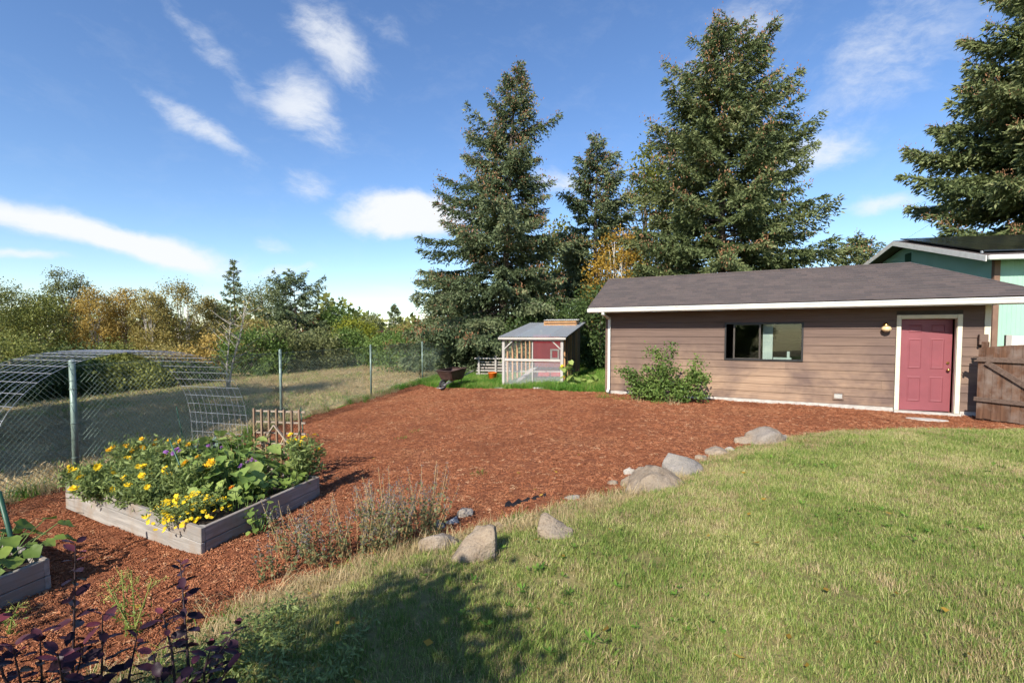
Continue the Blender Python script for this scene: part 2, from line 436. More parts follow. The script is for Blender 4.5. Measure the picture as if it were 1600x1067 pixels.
def mat_grass(name, green, mid, straw, bias=0.0, scale=.9):
    t = NT(name); v = t.pos()
    patch = t.maprange(t.noise(v, scale, 4, .6), .3, .7); fine = t.attr('tone'); r = t.rand()
    f = t.math('ADD', t.math('MULTIPLY', fine, .48), t.math('ADD', t.math('MULTIPLY', patch, .40), t.math('MULTIPLY', r, .18)))
    f = t.math('ADD', f, bias)
    c = t.ramp(f, [(.22, green[0]), (.42, green[1]), (.58, mid), (.75, straw)])
    t.color(c).rough(.55).spec(.25)
    tl = t.N('ShaderNodeBsdfTranslucent'); t.L(c, tl.inputs['Color']); mx = t.N('ShaderNodeMixShader'); mx.inputs[0].default_value = .3
    t.L(t.p.outputs[0], mx.inputs[1]); t.L(tl.outputs[0], mx.inputs[2]); t.L(mx.outputs[0], t.out.inputs['Surface'])
    return t.m
M_GRASS = mat_grass('lawn_blades', ((.12, .19, .034), (.22, .30, .062)), (.35, .39, .115), (.52, .46, .22), -.07)
M_LAWNLUSH = mat_grass('lawn_green_blades', ((.10, .18, .03), (.18, .26, .05)), (.29, .33, .085), (.42, .39, .16), -.04)
M_DRY = mat_grass('dry_blades', ((.18, .16, .06), (.33, .26, .12)), (.43, .33, .17), (.54, .42, .24), 0.08)
M_LUSH = mat_grass('lush_blades', ((.05, .14, .016), (.09, .23, .025)), (.16, .30, .04), (.30, .32, .09), -.08)
M_HAY = mat_grass('hay_blades', ((.22, .18, .085), (.33, .26, .13)), (.43, .33, .18), (.56, .44, .26), 0.08, .5)

def zrot(n, seed, tilt=.12):
    r = rng(seed); return np.stack([r.normal(0, tilt, n), r.normal(0, tilt, n), r.uniform(0, 6.283, n)], 1)

def lawn_grass():
    keep = lambda x, y: in_poly(x, y, LAWN) & in_view(x, y) & (np.hypot(x, y) > .9)
    xa, ya = sample(46000, -3.2, 11.5, .9, 9.4, 1, keep, 1.5)
    D = border_dist(xa, ya)
    pr = [blade_clump('grass_clump', 48, .085, .02, .060, .0036, .75, s, M_GRASS) for s in (1, 2, 3)] + \
         [blade_clump('grass_clump', 44, .09, .02, .065, .0034, .95, 4, M_DRY), blade_clump('grass_clump', 34, .08, .03, .085, .0048, .6, 5, M_LAWNLUSH)]
    r = rng(2); n = len(xa)
    dry = (D < .62 + .3 * np.sin(xa * 3)) & (r.uniform(0, 1, n) < .75 * np.clip((3.5 - xa) / 3, .25, 1))
    idx = np.where(dry, 3, r.integers(0, 3, n)); patch = np.sin(xa * 2.3 + 1.7 * np.sin(ya * 1.9)) + np.sin(ya * 2.9 - xa)
    lush = (~dry) & (r.uniform(0, 1, n) < np.where(patch > .9, .30, .08)); idx = np.where(lush, 4, idx)
    idx = np.where((~dry) & (~lush) & (r.uniform(0, 1, n) < np.where(patch < -.7, .28, .07)), 3, idx)
    sc = r.uniform(.5, .95, n) * (1 + .05 * ya)
    rot = zrot(n, 3)
    scatter('lawn_grass', np.stack([xa, ya, ground(xa, ya)], 1), rot, sc, idx, pr, 'uneven mown lawn grass, green mixed with straw, in the foreground', 'grass')
lawn_grass()

def weed_proto(seed, mat, n=9, L=.085, W=.03):
    r = rng(seed); az = np.sort(r.uniform(0, 6.283, n)); D = np.stack([np.cos(az), np.sin(az), r.uniform(.15, .7, n)], 1)
    V, F = cards(np.zeros((n, 3)), D, np.tile((0, 0, 1.), (n, 1)), r.uniform(.6, 1.2, n) * L, r.uniform(.7, 1.2, n) * W, .6, .15)
    me = np_mesh('weed', V, F, np.repeat(r.uniform(0, 1, n), 4)); me.materials.append(mat); return bpy.data.objects.new('weed', me)
M_WEED = m_leaf('weed_leaf', [(0, (.06, .14, .02)), (.6, (.13, .25, .035)), (1, (.22, .33, .05))], .35)
def weeds():
    r = rng(12); n = 150
    x, y = sample(2600, -2.6, 6.5, 1.5, 6.5, 13, lambda x, y: in_poly(x, y, LAWN) & in_view(x, y) & ((np.sin(x * 2.1 + 1) + np.sin(y * 2.7 + x)) > .75), 1.3)
    x, y = x[:n], y[:n]; m = len(x)
    scatter('lawn_weeds', np.stack([x, y, ground(x, y) + .025], 1), zrot(m, 14, .25), r.uniform(.5, 1.15, m), r.integers(0, 3, m),
            [weed_proto(s, M_WEED, 8, .05, .016) for s in (1, 2, 3)], 'broad-leaved weeds scattered through the lawn', 'weeds')
weeds()

# ---- bark chips
def mat_chip():
    t = NT('bark_chip'); r = t.rand(); v = t.pos((60, 60, 60), obj=True)
    c = t.ramp(r, [(0, (.21, .075, .038)), (.35, (.30, .112, .053)), (.75, (.385, .152, .074)), (.95, (.45, .205, .108)), (1, (.58, .36, .21))])
    pn = t.noise(t.pos(), .7, 4, .6); c = t.mix(t.maprange(pn, .50, .72, 0, .40), c, (.36, .20, .105)); c = t.mix(t.maprange(pn, .48, .28, 0, .45), c, (.10, .038, .022))
    return t.color(c).rough(.9).spec(.15).m
M_CHIP = mat_chip()
def chip_proto(seed):
    r = rng(seed); V = []; F = []
    for k in range(11):
        c = np.array((*(r.normal(0, .042, 2)), r.uniform(0, .010))); L = r.uniform(.010, .030); W = r.uniform(.003, .0075); T = r.uniform(.002, .005)
        a = r.uniform(0, 6.283); e = r.normal(0, .28)
        d = np.array((math.cos(a) * math.cos(e), math.sin(a) * math.cos(e), math.sin(e))); s = np.array((-math.sin(a), math.cos(a), 0)); s = s + np.array((0, 0, r.normal(0, .3))); s /= np.linalg.norm(s); u = np.cross(d, s)
        b = len(V)
        for i in (-1, 1):
            for a1, b1 in ((-1, -1), (1, -1), (1, 1), (-1, 1)): V.append(c + d * L * i * (1 if a1 > 0 else .75) + s * W * a1 * (.6 if i > 0 else 1) + u * T * b1)
        F += [(b, b + 1, b + 2, b + 3), (b + 7, b + 6, b + 5, b + 4), (b, b + 4, b + 5, b + 1), (b + 1, b + 5, b + 6, b + 2), (b + 2, b + 6, b + 7, b + 3), (b + 3, b + 7, b + 4, b)]
    me = np_mesh('chip', np.array(V), np.array(F)); me.materials.append(M_CHIP); return bpy.data.objects.new('chip', me)
def chips():
    keep = lambda x, y: in_poly(x, y, MULCH) & ~in_poly(x, y, LAWN) & in_view(x, y)
    x, y = sample(140000, -7.5, 11.5, 1.6, 20, 21, keep, 1.6); n = len(x); r = rng(22)
    sc = r.uniform(.28, .58, n) * (1 + .03 * y)
    scatter('bark_mulch', np.stack([x, y, ground(x, y) + .004], 1), zrot(n, 23, .2), sc, r.integers(0, 6, n), [chip_proto(s) for s in range(6)],
            'reddish brown bark mulch covering the yard in front of the garage', 'mulch')
chips()

def other_grass():
    r = rng(31)
    pr = [blade_clump('grass_clump', 40, .12, .07, .22, .008, .6, s, M_LUSH) for s in (11, 12)]
    keep = lambda x, y: ~in_poly(x, y, MULCH) & ~in_poly(x, y, LAWN) & (x > fence_x(y) - .1) & in_view(x, y)
    x, y = sample(16000, -4.5, 5.0, 13.5, 27, 32, keep); n = len(x)
    scatter('yard_grass', np.stack([x, y, ground(x, y)], 1), zrot(n, 33), r.uniform(.7, 1.4, n), r.integers(0, 2, n), pr, 'lush green grass around the chicken run behind the mulch', 'grass')
    # cut hay beyond the fence
    ph = [blade_clump('hay_clump', 46, .22, .02, .09, .009, 1.2, s, M_HAY) for s in (15, 16)] + [blade_clump('hay_clump', 34, .2, .04, .13, .010, .9, 17, M_GRASS)]
    keep = lambda x, y: (x < fence_x(y) - .05) & in_view(x, y, 2)
    x, y = sample(34000, -34, -2, 5, 40, 34, keep, 1.25); n = len(x)
    patch = np.sin(x * .5 + 1.1 * np.sin(y * .33)) + np.sin(y * .6 + x * .2)
    idx = np.where(r.uniform(0, 1, n) < np.where((patch > .8) | (fence_x(y) - x > 11 + 2 * np.sin(y)), .22, .02), 2, r.integers(0, 2, n))
    scatter('field_grass', np.stack([x, y, ground(x, y)], 1), zrot(n, 35, .3), r.uniform(.7, 1.4, n) * (1 + .015 * y), idx, ph, 'dry cut hay and rough grass in the field beyond the fence', 'grass')
    # long tufts under the fence and along garage foot
    pt = [blade_clump('fence_tuft', 34, .10, .10, .30, .006, .5, 18, M_LUSH), blade_clump('fence_tuft', 34, .12, .10, .32, .006, .7, 19, M_DRY)]
    y = r.uniform(5, 27, 900); x = fence_x(y) + r.normal(.05, .13, 900)
    g = (np.sin(y * 1.3) + np.sin(y * 2.9 + 1) > -.5) | (y < 8); x, y = x[g], y[g]; n = len(x)
    scatter('fence_line_grass', np.stack([x, y, ground(x, y)], 1), zrot(n, 36), r.uniform(.4, 1.1, n), (r.uniform(0, 1, n) < .6).astype(int), pt, 'ragged grass tufts growing along the foot of the chain-link fence', 'grass')
    # matted dry grass on the bank among the stones
    pb = [blade_clump('dry_mat', 60, .13, .05, .17, .0045, 1.1, s, M_DRY) for s in (51, 52)] + [blade_clump('dry_mat', 44, .12, .05, .16, .005, .8, 53, M_LUSH)]
    t = r.uniform(0, 1, 1500); i = (1 + t * (len(BORDER) - 3)).astype(int); u = r.uniform(0, 1, 1500)
    P = BORDER[i] * (1 - u[:, None]) + BORDER[i + 1] * u[:, None]
    x = P[:, 0] + r.normal(.12, .16, 1500); y = P[:, 1] - np.abs(r.normal(.02, .2, 1500)); k = in_view(x, y) & (x < 6.5) & (y > 1.5); x, y = x[k], y[k]; n = len(x)
    sc = r.uniform(.4, 1.0, n) * np.where(x > 2, .6, 1.0)
    scatter('bank_grass', np.stack([x, y, ground(x, y)], 1), zrot(n, 54, .3), sc, np.where(r.uniform(0, 1, n) < .2, 2, r.integers(0, 2, n)), pb, 'straw-coloured matted grass on the bank among the border stones', 'grass')
other_grass()

# ------------------------------------------------------------------ common materials
def mat_siding():
    t = NT('brown_siding'); v = t.pos((1.2, 26, 26), obj=True); w = t.pos((1, 1, 1), obj=True)
    g = t.noise(v, 1.0, 5, .6, .3); f = t.noise(w, .8, 4, .6, .4)
    # the lower boards are bleached by the weather in a band that wanders along the wall
    sep = t.N('ShaderNodeSeparateXYZ'); t.L(w, sep.inputs[0])
    low = t.maprange(sep.outputs[2], 1.75, .6)
    worn = t.math('MULTIPLY', t.maprange(f, .40, .60), low)
    base = t.ramp(g, [(.3, (.108, .072, .058)), (.7, (.158, .106, .085))])
    fade = t.ramp(g, [(.3, (.27, .172, .110)), (.7, (.385, .265, .175))])
    c = t.mix(t.math('MULTIPLY', worn, .85), base, fade)
    c = t.mix(t.maprange(t.rand(), 0, 1, 0, .16), c, (.10, .065, .06))
    return t.color(c).rough(.75).spec(.25).bump(g, .25, .003).m
M_SIDING = mat_siding()
M_WHITE = m_plain('white_paint', (.62, .61, .57), .5, .10, 5, .06)
M_CREAM = m_plain('cream_paint', (.60, .56, .43), .5, .10, 5, .06)
M_REDDOOR = m_plain('red_door_paint', (.215, .060, .070), .5, .09, 3, .03)
M_CONC = m_plain('concrete', (.42, .39, .35), .9, .25, 9, .5)
M_BLACK = m_plain('black_metal', (.015, .014, .014), .45, .2, 6, .03)
M_BRASS = m_plain('brass', (.75, .48, .17), .25, .1, 9, 0, 1.0)
M_LAMPGLASS = m_plain('amber_lamp_glass', (.72, .53, .30), .3, .12, 6, 0)
M_DARK = m_plain('dark_interior', (.06, .052, .048), .9, .2, 3, .05)
M_GALV = m_plain('galvanised_steel', (.46, .48, .50), .42, .18, 14, .1, .55)
M_GREENSTEEL = m_plain('green_coated_steel', (.020, .075, .045), .45, .2, 8, .05)
M_RUST = m_plain('brown_worn_metal', (.075, .045, .038), .55, .4, 7, .2, .2)
M_RUBBER = m_plain('rubber', (.03, .029, .028), .85, .3, 9, .2)
M_ORANGE = m_plain('orange_plastic', (.85, .17, .02), .4, .08, 5, .03)
M_GREYWOOD = m_wood('grey_timber', (.23, .21, .195), (.44, .41, .38), 0, .85, 26, (.34, .29, .25))
M_GREYWOOD_Z = m_wood('grey_timber_upright', (.26, .24, .22), (.50, .47, .43), 2, .85, 30)
M_PALEWOOD = m_wood('pale_timber', (.33, .31, .28), (.54, .51, .47), 0, .8, 26)
M_PALEWOOD_Z = m_wood('pale_timber_upright', (.32, .30, .275), (.53, .50, .465), 2, .8, 26)
M_STUD = m_wood('bare_stud_timber', (.33, .17, .075), (.52, .30, .15), 2, .8, 22)
M_GATE = m_wood('stained_gate_timber', (.075, .038, .024), (.20, .105, .062), 2, .8, 20, (.22, .17, .14))
M_GATE_X = m_wood('stained_gate_rail', (.085, .055, .042), (.22, .155, .12), 1, .8, 20)
M_REDBARN = m_wood('red_barn_paint', (.27, .020, .028), (.38, .04, .045), 2, .75, 16)
M_TRELLIS = m_wood('trellis_timber', (.17, .115, .075), (.30, .21, .145), 2, .85, 26)
M_TRELLIS_X = m_wood('trellis_rail_timber', (.25, .19, .145), (.42, .35, .28), 0, .85, 26)

def mat_shingle():
    t = NT('asphalt_shingle'); w = t.pos((1, 1, 1), obj=True)
    br = t.N('ShaderNodeTexBrick'); br.inputs['Scale'].default_value = 1.0
    br.inputs['Brick Width'].default_value = .24; br.inputs['Row Height'].default_value = .115; br.inputs['Mortar Size'].default_value = .004
    br.inputs['Color1'].default_value = (.042, .036, .037, 1); br.inputs['Color2'].default_value = (.135, .098, .086, 1); br.inputs['Mortar'].default_value = (.04, .035, .035, 1)
    br.inputs['Bias'].default_value = -.1
    t.L(w, br.inputs['Vector'])
    n = t.noise(w, 120, 3); s = t.noise(w, 3.0, 4)
    c = t.mix(.66, br.outputs['Color'], t.ramp(n, [(.3, (.055, .048, .048)), (.7, (.135, .112, .108))]))
    c = t.mix(t.maprange(s, .4, .75, 0, .3), c, (.12, .10, .092))
    return t.color(c).rough(.92).spec(.2).bump(n, .4, .004).m
M_SHINGLE = mat_shingle()
def mat_glass():
    t = NT('window_glass')
    gl = t.N('ShaderNodeBsdfGlossy'); gl.inputs['Roughness'].default_value = .02; gl.inputs['Color'].default_value = (.9, .95, .95, 1)
    trn = t.N('ShaderNodeBsdfTransparent'); trn.inputs['Color'].default_value = (.80, .86, .85, 1)
    fr = t.N('ShaderNodeFresnel'); fr.inputs['IOR'].default_value = 1.5
    mx = t.N('ShaderNodeMixShader'); t.L(fr.outputs[0], mx.inputs[0]); t.L(trn.outputs[0], mx.inputs[1]); t.L(gl.outputs[0], mx.inputs[2])
    t.L(mx.outputs[0], t.out.inputs['Surface']); return t.m
M_GLASS = mat_glass()
def mat_mesh(name, col, cover):
    t = NT(name); t.color(col).rough(.5)
    trn = t.N('ShaderNodeBsdfTransparent'); mx = t.N('ShaderNodeMixShader'); mx.inputs[0].default_value = cover
    t.L(trn.outputs[0], mx.inputs[1]); t.L(t.p.outputs[0], mx.inputs[2]); t.L(mx.outputs[0], t.out.inputs['Surface']); return t.m
M_WIREMESH = mat_mesh('fine_wire_mesh', (.48, .50, .52), .17)
M_WIREMESH_HI = mat_mesh('wide_wire_mesh', (.48, .50, .52), .03)
M_POLY = mat_mesh('corrugated_plastic', (.40, .44, .48), .62)
M_SCREEN = mat_mesh('green_screen_cloth', (.03, .10, .075), .55)

# ------------------------------------------------------------------ garage
RZ_G = math.atan2(GD[1], GD[0])
garage = empty('garage', (GA[0], GA[1], 0), RZ_G)
tag(garage, 'brown lap-sided garage with grey shingle roof, white gutter and red door', 'garage')
DEPTH = 5.6; WALLTOP = 2.50; OVER = .58
WIN = (3.13, 4.83, 1.10, 2.0); DOOR = (6.72, 7.66, .04, 2.08)
# siding boards, each course cut around the window and the door
exp_ = .196; z = .10; row = 0
def siding_board(x0, x1, z0, z1):
    b = MB(); zt = z1 + .018
    b.add([(x0, -.024, z0), (x1, -.024, z0), (x1, -.006, zt), (x0, -.006, zt), (x0, 0.0, z0), (x1, 0.0, z0), (x1, 0.0, zt), (x0, 0.0, zt)],
          [(0, 1, 2, 3), (0, 4, 5, 1), (3, 2, 6, 7), (0, 3, 7, 4), (1, 5, 6, 2)])
    o = b.build('siding_board', M_SIDING, garage)
while z < WALLTOP - .05:
    z1 = min(z + exp_, WALLTOP)
    spans = [(0.0, GL)]
    def cut(sp, a, b_):
        out = []
        for s0, s1 in sp:
            if b_ <= s0 or a >= s1: out.append((s0, s1)); continue
            if a > s0: out.append((s0, a))
            if b_ < s1: out.append((b_, s1))
        return out
    pieces = [(z, z1, spans)]
    wz0, wz1 = WIN[2] - .03, WIN[3] + .03
    if z < wz1 and z1 > wz0:
        parts_ = []
        if z < wz0 - .01: parts_.append((z, wz0, spans)); parts_.append((wz0, z1, cut(spans, WIN[0] - .03, WIN[1] + .03)))
        elif z1 > wz1 + .01: parts_.append((z, wz1, cut(spans, WIN[0] - .03, WIN[1] + .03))); parts_.append((wz1, z1, spans))
        else: parts_.append((z, z1, cut(spans, WIN[0] - .03, WIN[1] + .03)))
        pieces = parts_
    for za, zb, sp in pieces:
        if za < 2.14: sp = cut(sp, DOOR[0] - .09, DOOR[1] + .09)
        for s0, s1 in sp:
            # joints between board lengths
            j = (2.6 + 1.9 * (row % 3)) if s1 - s0 > 4.5 else None
            for a, b_ in ([(s0, s0 + j - .003), (s0 + j, s1)] if j and j < s1 - s0 else [(s0, s1)]): siding_board(a, b_, za, zb)
    z = z1; row += 1
# wall body behind the boards, with openings, as a hollow room
w = MB()
for x0, x1, z0, z1 in ((0, WIN[0], -.1, WALLTOP), (WIN[1], DOOR[0] - .02, -.1, WALLTOP), (DOOR[1] + .02, GL, -.1, WALLTOP), (WIN[0], WIN[1], -.1, WIN[2]), (WIN[0], WIN[1], WIN[3], WALLTOP), (DOOR[0] - .02, DOOR[1] + .02, DOOR[3] + .02, WALLTOP)):
    w.box(x0, .003, z0, x1, .11, z1)
w.box(0, DEPTH - .12, -.1, GL, DEPTH, WALLTOP); w.box(.0, .113, -.1, .11, DEPTH - .123, WALLTOP); w.box(GL - .11, .113, -.1, GL, DEPTH - .123, WALLTOP)
w.box(.113, .113, -.1, GL - .113, DEPTH - .123, .02)
w.build('wall', M_DARK, garage)
MB().box(-.015, -.012, -.25, DOOR[0] - .1, .002, .098).box(DOOR[1] + .1, -.012, -.25, GL + .01, .002, .098).build('foundation', M_CONC, garage)
MB().box(DOOR[0] - .1, -.13, -.15, DOOR[1] + .1, .1, .036).build('door_sill', M_CONC, garage, bevel=.008)
# things seen dimly through the window
MB().box(4.22, .28, 1.02, 4.62, .6, 1.14).box(4.52, .30, 1.14, 4.58, .5, 1.30).box(3.98, .20, 1.0, 4.20, .22, 2.05).build('workbench', M_WHITE, garage)
MB().box(3.9, 3.6, .9, 4.05, 3.7, 2.1).box(4.3, 3.4, 1.5, 5.0, 3.6, 1.56).box(4.3, 3.4, 1.8, 5.0, 3.6, 1.86).build('shelf', M_GREYWOOD, garage)
# roof: ridge set forward, hip at the right end, long slope behind
EY = -OVER; RY = EY + 1.72; EZ = 2.475; RZt = 3.41; XL = -.40; XRr = 7.05; XRe = XRr + 1.85
BY = DEPTH + .4; BZ = 2.475
rb = MB()
rb.add([(XL, EY, EZ), (XRe, EY, EZ), (XRr, RY, RZt), (XL, RY, RZt), (XL, BY, BZ), (XRe, BY, BZ)], [(0, 1, 2, 3), (3, 2, 5, 4), (1, 5, 2)])
rb.add([(XL, EY, EZ - .03), (XRe, EY, EZ - .03), (XRe, BY, EZ - .03), (XL, BY, EZ - .03)], [(3, 2, 1, 0)])
rb.add([(XL + .02, EY + .3, EZ), (XL + .02, BY - .3, EZ), (XL + .02, RY, RZt - .02)], [(0, 1, 2)])
roof = rb.build('roof', M_SHINGLE, garage)
nc = 15
for k in range(nc):                               # each course of shingles laps over the one below
    t0, t1 = k / nc, (k + 1) / nc + .02
    def at(t, lift): return EY - .03 + (RY - EY + .03) * t, EZ + (RZt - EZ) * t + lift
    ya, za = at(t0, .036); yb, zb = at(min(t1, 1), .010); xr0 = XRe - (XRe - XRr) * t0; xr1 = XRe - (XRe - XRr) * min(t1, 1)
    c = MB().add([(XL - .02, ya, za), (xr0 + .02, ya, za), (xr1 + .02, yb, zb), (XL - .02, yb, zb), (XL - .02, ya, za - .026), (xr0 + .02, ya, za - .016)], [(0, 1, 2, 3), (4, 5, 1, 0)])
    c.build('shingle_course', M_SHINGLE, roof)
hb = MB(); hb.tube([(XL - .03, RY, RZt + .02), (XRr, RY, RZt + .02)], .03, 6); hb.tube([(XRr, RY, RZt + .02), (XRe + .02, EY - .02, EZ + .03)], .022, 6)
hb.build('ridge_cap', M_SHINGLE, roof)
# fascia, gutter, soffit
MB().box(XL, EY - .02, EZ - .15, XRe, EY + .0, EZ - .005).build('fascia', M_WHITE, garage)
g = MB(); prof = [(-.022, EZ - .03), (-.022, EZ - .12), (-.05, EZ - .135), (-.10, EZ - .125), (-.115, EZ - .08), (-.105, EZ - .065), (-.125, EZ - .03), (-.118, EZ - .026), (-.098, EZ - .058), (-.034, EZ - .11), (-.030, EZ - .03)]
n = len(prof); V = [(x, EY + y, zz) for x in (XL - .02, XRe) for y, zz in prof]
g.add(V, [(i, (i + 1) % n, (i + 1) % n + n, i + n) for i in range(n)] + [tuple(range(n)), tuple(range(2 * n - 1, n - 1, -1))]); g.build('gutter', M_WHITE, garage)
MB().box(XL, EY + .003, EZ - .075, XRe, -.003, EZ - .055).build('soffit', m_plain('soffit_paint', (.40, .35, .27), .7, .1, 4, .05), garage)
r_ = MB(); r_.poly_prism([(XL - .022, EY, EZ - .14), (XL - .022, RY, RZt - .14), (XL - .022, RY, RZt), (XL - .022, EY, EZ - .002)], (.02, 0, 0)); r_.build('rake_board', M_WHITE, garage)
dn = MB()
dn.bar((.03, EY - .06, EZ - .13), (.03, EY - .06, EZ - .20), .075, .055, (0, 1, 0)); dn.bar((.03, EY - .06, EZ - .19), (.03, -.075, EZ - .30), .075, .055, (0, 1, 0)); dn.bar((.03, -.075, EZ - .28), (.03, -.075, .12), .075, .055, (0, 1, 0)); dn.bar((.03, -.075, .14), (.03, -.19, .06), .075, .055, (0, 1, 0))
dn.build('downspout', M_WHITE, garage, bevel=.008)
MB().box(GL, -.035, .05, GL + .10, .05, 2.40).build('corner_board', M_CREAM, garage, bevel=.004)
MB().box(-.10, -.026, .05, -.003, .02, 2.40).build('corner_board', M_SIDING, garage, bevel=.004)
# window
wn = MB(); x0, x1, z0, z1 = WIN
for a in ((x0 - .028, -.04, z0 - .028, x1 + .028, .05, z0 + .012), (x0 - .028, -.04, z1 - .012, x1 + .028, .05, z1 + .028), (x0 - .028, -.04, z0 + .012, x0 + .012, .05, z1 - .012), (x1 - .012, -.04, z0 + .012, x1 + .028, .05, z1 - .012)): wn.box(*a)
win = wn.build('window', M_BLACK, garage)
fr = MB()
for xa in (x0 + .20, x0 + .79): fr.box(xa - .022, -.024, z0 + .014, xa + .016, .03, z1 - .014)
for za in (z0 + .022, z1 - .022): fr.box(x0 + .217, -.014, za - .008, x0 + .77, .026, za + .008)
fr.build('sash_frame', m_plain('bronze_sash', (.055, .046, .038), .4, .2, 6, .03), win)
MB().box(x0 + .217, .004, z0 + .031, x0 + .772, .009, z1 - .031).build('pane', M_GLASS, win)
MB().box(x0 + .808, .016, z0 + .014, x1 - .014, .021, z1 - .014).build('pane', M_GLASS, win)
# door, ajar into the garage
tm = MB(); x0, x1, z0, z1 = DOOR
tm.box(x0 - .085, -.045, z0, x0 - .002, .004, z1 + .085).box(x1 + .002, -.045, z0, x1 + .085, .004, z1 + .085).box(x0 - .001, -.043, z1 + .004, x1 + .001, .004, z1 + .083)
tm.box(x0 - .018, .006, z0, x0 + .004, .13, z1).box(x1 - .004, .006, z0, x1 + .018, .13, z1).box(x0 + .006, .006, z1 - .006, x1 - .006, .13, z1 + .018)
tm.build('door_trim', M_CREAM, garage, bevel=.004)
hinge = empty('door', (x0 + .008, .05, z0 + .006), math.radians(9)); hinge.parent = garage
DW, DH = .925, 2.02
MB().box(0, 0, 0, DW, .044, DH).build('door_leaf', M_REDDOOR, hinge, bevel=.004)
for cx_ in (.26, .665):
    for za, zb in ((.20, .76), (.93, 1.60), (1.73, 1.90)):
        p = MB(); a, b_ = cx_ - .125, cx_ + .125
        p.add([(a, -.001, za), (b_, -.001, za), (b_, -.001, zb), (a, -.001, zb), (a + .022, -.012, za + .022), (b_ - .022, -.012, za + .022), (b_ - .022, -.012, zb - .022), (a + .022, -.012, zb - .022),
               (a + .04, -.005, za + .04), (b_ - .04, -.005, za + .04), (b_ - .04, -.005, zb - .04), (a + .04, -.005, zb - .04)],
              [(0, 1, 5, 4), (1, 2, 6, 5), (2, 3, 7, 6), (3, 0, 4, 7), (4, 5, 9, 8), (5, 6, 10, 9), (6, 7, 11, 10), (7, 4, 8, 11), (8, 9, 10, 11)])
        p.build('door_panel', M_REDDOOR, hinge)
def ball(name, c, r, mat, parent, sy=1.0):
    m = MB(); n = 10
    m.lathe([(max(r * math.sin(math.pi * i / 8), 1e-4), -r * math.cos(math.pi * i / 8)) for i in range(9)], n); m.V = [(c[0] + x, c[1] + y * sy, c[2] + zz) for x, y, zz in m.V]
    return m.build(name, mat, parent, True)
kb = ball('door_knob', (.855, -.055, .92), .032, M_BRASS, hinge); MB().tube([(.855, 0, .92), (.855, -.04, .92)], .014, 8).build('knob_stem', M_BRASS, hinge)
MB().tube([(.855, -.002, 1.07), (.855, -.03, 1.07)], .027, 12).build('deadbolt', M_BRASS, hinge)
# lamp, vent, sensor box
lp = MB(); lp.tube([(6.44, -.02, 1.95), (6.44, -.05, 1.95)], .05, 12).tube([(6.44, -.05, 1.945), (6.44, -.11, 1.925)], .045, 10)
lamp = lp.build('wall_lamp', M_BRASS, garage, True)
l2 = MB().lathe([(.004, -.075), (.045, -.068), (.085, -.035), (.095, 0), (.082, .032), (.05, .052), (.004, .056)], 16, (6.44, -.13, 1.865)); l2.build('lamp_globe', M_LAMPGLASS, lamp, True)
vt = MB().box(5.48, -.05, .20, 5.70, -.016, .225).box(5.48, -.05, .345, 5.70, -.016, .37).box(5.48, -.05, .226, 5.51, -.016, .344).box(5.67, -.05, .226, 5.70, -.016, .344).build('vent', M_SIDING, garage)
vv = MB()
for k in range(4): vv.add([(5.512, -.03, .23 + k * .028), (5.668, -.03, .23 + k * .028), (5.668, -.045, .252 + k * .028), (5.512, -.045, .252 + k * .028)], [(0, 1, 2, 3)])
vv.box(5.512, -.028, .228, 5.668, -.02, .342); vv.build('vent_louvre', M_WHITE, vt)
MB().box(GL - .10, -.15, 1.52, GL + .04, -.036, 1.74).build('junction_box', M_SIDING, garage, bevel=.008)
MB().bar((GL - .03, -.09, 1.52), (GL - .03, -.09, 1.42), .035, .035, (0, 1, 0)).build('junction_conduit', M_BLACK, garage)

# flat stone before the door
st = gp(1447, 657); ss = MB(); r = rng(5); P = [(math.cos(a) * .34 * r.uniform(.8, 1.1), math.sin(a) * .17 * r.uniform(.8, 1.1)) for a in np.linspace(0, 6.283, 12)[:-1]]
ss.poly_prism([(x, y, -.03) for x, y in P], (0, 0, .065)); o = ss.build('stepping_stone', M_CONC, None, bevel=.012); o.location = st; o.rotation_euler = (0, 0, RZ_G)
tag(o, 'flat grey stepping stone lying in the mulch before the red door', 'stone')

# ------------------------------------------------------------------ open wooden gate at the garage corner
gdir = Vector((.30, -.954, 0)).normalized(); g0 = Vector((9.45, 9.78, 0))
gate = empty('wooden_gate', (g0.x, g0.y, .06), math.atan2(gdir.y, gdir.x))
tag(gate, 'weathered brown board gate with curved top and diagonal brace standing open', 'gate')
xx = 0.0
r = rng(8)
for k in range(9):
    wd = (.115, .13, .15, .15, .14, .15, .14, .15, .14)[k]; top = 1.40 + .10 * math.sin(min(1, (xx + .05) / 1.1) * 1.5); topb = 1.40 + .10 * math.sin(min(1, (xx + wd + .05) / 1.1) * 1.5)
    b0 = -.02 + r.uniform(-.01, .01)
    b = MB().poly_prism([(xx, 0, b0), (xx + wd - .005, 0, b0), (xx + wd - .005, 0, topb), (xx, 0, top)], (0, .02, 0)); b.build('gate_board', M_GATE, gate); xx += wd
GWd = xx
MB().box(-.07, -.042, 1.13, GWd, -.003, 1.225).build('gate_rail', M_GATE_X, gate, bevel=.004)
MB().box(-.03, -.042, .33, GWd, -.003, .415).build('gate_rail', M_GATE_X, gate, bevel=.004)
MB().bar((.15, -.022, 1.12), (GWd - .1, -.022, .44), .038, .09, (0, 0, 1)).build('gate_brace', M_GATE_X, gate)
MB().box(.03, .022, -.05, .12, .11, 1.53).build('gate_post', M_GATE, gate, bevel=.005)
MB().box(-.10, -.05, 1.17, -.0, -.043, 1.20).box(-.08, -.06, 1.10, -.05, -.043, 1.17).build('gate_latch', M_BLACK, gate)

